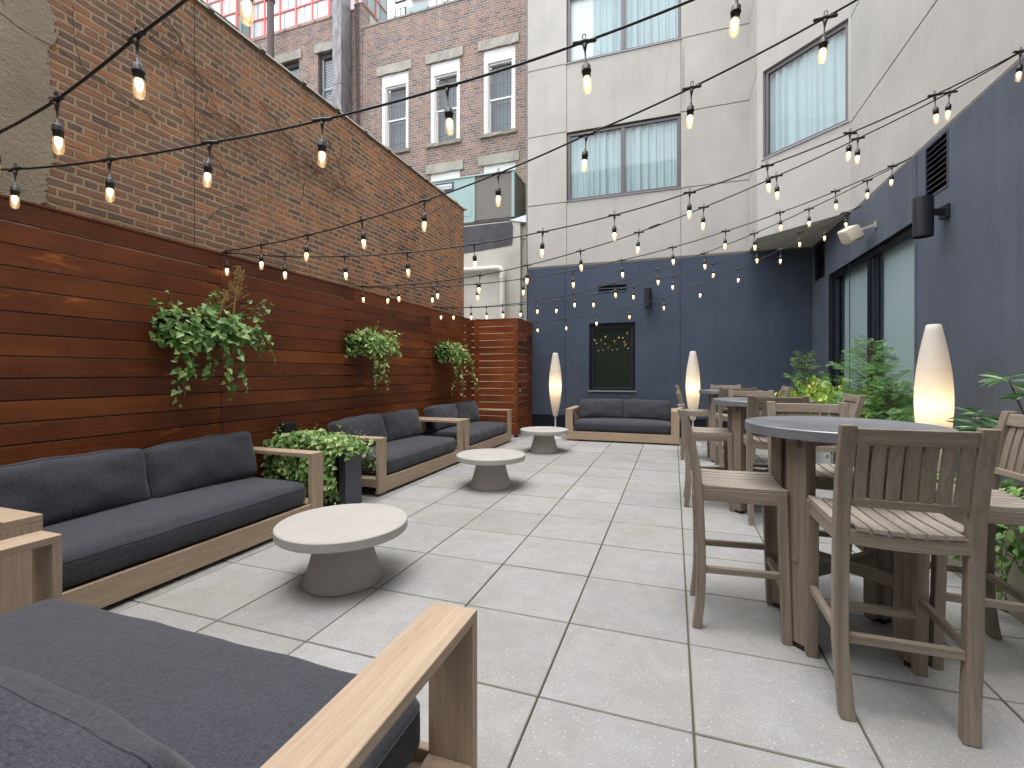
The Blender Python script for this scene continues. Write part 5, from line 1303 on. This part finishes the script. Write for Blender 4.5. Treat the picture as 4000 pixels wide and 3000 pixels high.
# ------------------------------------------------------------------ festoon lights
STR = {
 1:((-4.08, 1.4, 2.54),(2.5, 0.6, 3.8),[(-3.592, 1.341, 2.502), (-2.997, 1.268, 2.487), (-2.401, 1.196, 2.491), (-1.797, 1.122, 2.558), (-1.201, 1.05, 2.626), (-0.606, 0.978, 2.735), (-0.01, 0.905, 2.874), (0.586, 0.833, 3.044), (1.181, 0.76, 3.245), (1.777, 0.688, 3.477)]),
 2:((-4.08, 1.4, 2.54),(2.5, 2.35, 3.8),[(-3.375, 1.502, 2.471), (-2.758, 1.591, 2.469), (-2.158, 1.678, 2.5), (-1.552, 1.765, 2.549), (-0.948, 1.852, 2.633), (-0.352, 1.938, 2.75), (0.242, 2.024, 2.912), (0.836, 2.11, 3.099), (1.429, 2.195, 3.319), (2.023, 2.281, 3.572)]),
 3:((-4.08, 3.313, 2.535),(2.5, 2.35, 3.8),[(-3.52, 3.231, 2.522), (-2.912, 3.142, 2.528), (-2.304, 3.053, 2.558), (-1.698, 2.964, 2.608), (-1.094, 2.876, 2.685), (-0.495, 2.788, 2.797), (0.093, 2.702, 2.912), (0.691, 2.615, 3.078), (1.285, 2.528, 3.296), (1.878, 2.441, 3.52)]),
 4:((-4.08, 3.313, 2.535),(2.5, 4.589, 3.805),[(-4.051, 3.319, 2.519), (-3.453, 3.434, 2.463), (-2.867, 3.548, 2.442), (-2.276, 3.663, 2.455), (-1.668, 3.781, 2.505), (-1.071, 3.896, 2.589), (-0.474, 4.012, 2.704), (0.126, 4.129, 2.862), (0.717, 4.243, 3.046), (1.321, 4.36, 3.265), (1.908, 4.474, 3.515), (2.478, 4.585, 3.794)]),
 5:((-4.08, 5.279, 2.541),(2.5, 4.589, 3.805),[(-3.967, 5.267, 2.532), (-3.373, 5.205, 2.5), (-2.769, 5.142, 2.497), (-2.164, 5.078, 2.522), (-1.558, 5.015, 2.58), (-0.944, 4.95, 2.673), (-0.332, 4.886, 2.794), (0.273, 4.823, 2.956), (0.879, 4.759, 3.145), (1.478, 4.696, 3.357), (2.071, 4.634, 3.595)]),
 6:((-4.08, 5.279, 2.541),(2.5, 6.358, 3.764),[(-3.612, 5.356, 2.509), (-3.01, 5.455, 2.503), (-2.411, 5.553, 2.52), (-1.804, 5.652, 2.569), (-1.2, 5.751, 2.647), (-0.602, 5.849, 2.753), (-0.011, 5.946, 2.883), (0.583, 6.044, 3.047), (1.169, 6.14, 3.233), (1.746, 6.234, 3.441), (2.317, 6.328, 3.684)]),
 7:((-4.08, 7.395, 2.542),(2.5, 6.358, 3.764),[(-3.885, 7.364, 2.525), (-3.262, 7.266, 2.487), (-2.653, 7.17, 2.483), (-2.039, 7.073, 2.513), (-1.416, 6.975, 2.572), (-0.811, 6.88, 2.675), (-0.208, 6.785, 2.806), (0.382, 6.692, 2.96), (0.968, 6.6, 3.14), (1.549, 6.508, 3.353), (2.112, 6.419, 3.587)]),
 8:((-4.08, 7.395, 2.542),(2.5, 7.838, 3.726),[(-3.68, 7.422, 2.518), (-3.062, 7.464, 2.508), (-2.445, 7.505, 2.528), (-1.826, 7.547, 2.574), (-1.216, 7.588, 2.652), (-0.606, 7.629, 2.75), (-0.01, 7.669, 2.876), (0.579, 7.709, 3.031), (1.167, 7.748, 3.216), (1.737, 7.787, 3.418), (2.301, 7.825, 3.65)]),
 9:((-4.08, 9.215, 2.533),(2.5, 7.838, 3.726),[(-2.56, 8.897, 2.387), (-1.955, 8.77, 2.399), (-1.352, 8.644, 2.454), (-0.749, 8.518, 2.537), (-0.159, 8.394, 2.656), (0.418, 8.274, 2.824), (0.981, 8.156, 3.014), (1.542, 8.038, 3.248), (2.084, 7.925, 3.514)]),
}
LAB = {1: 'festoon string crossing closest to the camera, over the top left corner', 2: 'festoon string rising from the left edge to the top centre', 3: 'festoon string rising steeply from the fence above the near ivy to the top right',
       4: 'festoon string leaving the fence above the near ivy and sagging low over the patio', 5: 'festoon string from the middle fence post to the upper right end of the navy wall', 6: 'festoon string from the middle fence post to the wall near the big vent',
       7: 'festoon string from the last fence post to the wall near the big vent', 8: 'festoon string from the last fence post to the wall above the loudspeaker', 9: 'lowest farthest festoon string crossing in front of the navy wall from the enclosure'}
sk = MB()      # socket: T piece, hanging loop, drop wire, lamp holder (origin on the cable, cable along x)
sk.lathe([(.0055, -.05), (.0095, -.044), (.0085, -.02), (.0125, 0), (.0085, .02), (.0095, .044), (.0055, .05)], n=10); sk.rotate(Matrix.Rotation(R(90), 3, 'Y'))
i0 = len(sk.v)
sk.lathe([(.0115, -.012), (.007, -.030), (.0038, -.045), (.0032, -.078), (.006, -.080), (.0075, -.096), (.0145, -.100), (.0185, -.106), (.0195, -.122), (.0205, -.124), (.0205, -.128), (.0175, -.131), (.0170, -.152)], n=14)
sk.tube([(0 + .007 * math.cos(t), 0, .022 + .012 * math.sin(t)) for t in [2 * math.pi * k / 10 for k in range(11)]], .0022, 5)
SK = sk.build('socket', 'socket_plastic', None, smooth=True)
bb = MB(); bb.lathe([(.0165, -.150), (.0182, -.158), (.0188, -.170), (.0185, -.195), (.0172, -.207), (.0125, -.217), (.006, -.2215), (.0005, -.2225)], n=16, close=False)
BB = bb.build('bulb', 'bulb_glass', None, smooth=True)
fm = MB(); fm.lathe([(.001, -.150), (.0105, -.153), (.0125, -.162), (.0105, -.178), (.0065, -.190), (.003, -.197), (.001, -.199)], n=10)
FM = fm.build('filament', 'lit_filament', None, smooth=True)
rnd = random.Random(2)
first = True
for k, (A, B, hooks) in STR.items():
    t = thing('string_light', LAB[k], 'string light', A, 'festoon bulb strings over the patio')
    nodes = [Vector(A)] + [Vector(h) for h in hooks] + ([] if (Vector(hooks[-1]) - Vector(B)).length < .05 else [Vector(B)])
    pts = []
    for i in range(len(nodes) - 1):
        p, q = nodes[i], nodes[i + 1]; n = 6
        pm, qm = nodes[max(0, i - 1)], nodes[min(len(nodes) - 1, i + 2)]
        for j in range(n):
            u = j / n; P_ = p.lerp(q, u); P_.z -= .010 * 4 * u * (1 - u) * (q - p).length; pts.append(P_)
    pts.append(nodes[-1]); m = MB(); m.tube(pts, .0058, 8)
    m.build('cable', 'cable_rubber', t, smooth=True)
    if k == 5:
        p, q = Vector(hooks[6]), Vector(hooks[7]); d = (q - p).normalized(); c_ = p + d * .155; m = MB(); m.tube([c_ - d * .06, c_ - d * .045, c_ + d * .045, c_ + d * .06], [.005, .012, .012, .005], 8); m.build('plug_joint', 'cable_rubber', t, smooth=True)
    for i, hp in enumerate(hooks):
        nx = nodes[min(i + 2, len(nodes) - 1)]; pv_ = nodes[i]; d = (nx - pv_)
        if first: s_, b_, f_ = SK, BB, FM; first = False
        else:
            s_ = SK.copy(); COL.objects.link(s_); b_ = BB.copy(); COL.objects.link(b_); f_ = FM.copy(); COL.objects.link(f_)
        s_.parent = t; b_.parent = s_; f_.parent = s_
        s_.location = Vector(hp) - Vector(A); s_.rotation_euler = (R(rnd.uniform(-4, 4)), R(rnd.uniform(-5, 5)), math.atan2(d.y, d.x))
for (p, n_) in (((2.5, 4.589, 3.805), 1), ((2.5, 6.358, 3.764), 2), ((2.5, 7.838, 3.726), 3)):
    m = MB(); p = Vector(p); m.tube([p + Vector((.045, 0, 0)), p, p + Vector((-.02, 0, .012)), p + Vector((-.025, 0, 0)), p + Vector((-.01, 0, -.01))], .003, 6)
    tag(m.build('wall_hook', 'steel'), ['', 'steel eye hook holding the cables at the upper right', 'steel eye hook beside the big vent holding two cables', 'steel eye hook above the loudspeaker holding two cables'][n_], 'hook', 'cable hooks on the right wall')
bpy.context.view_layer.update()
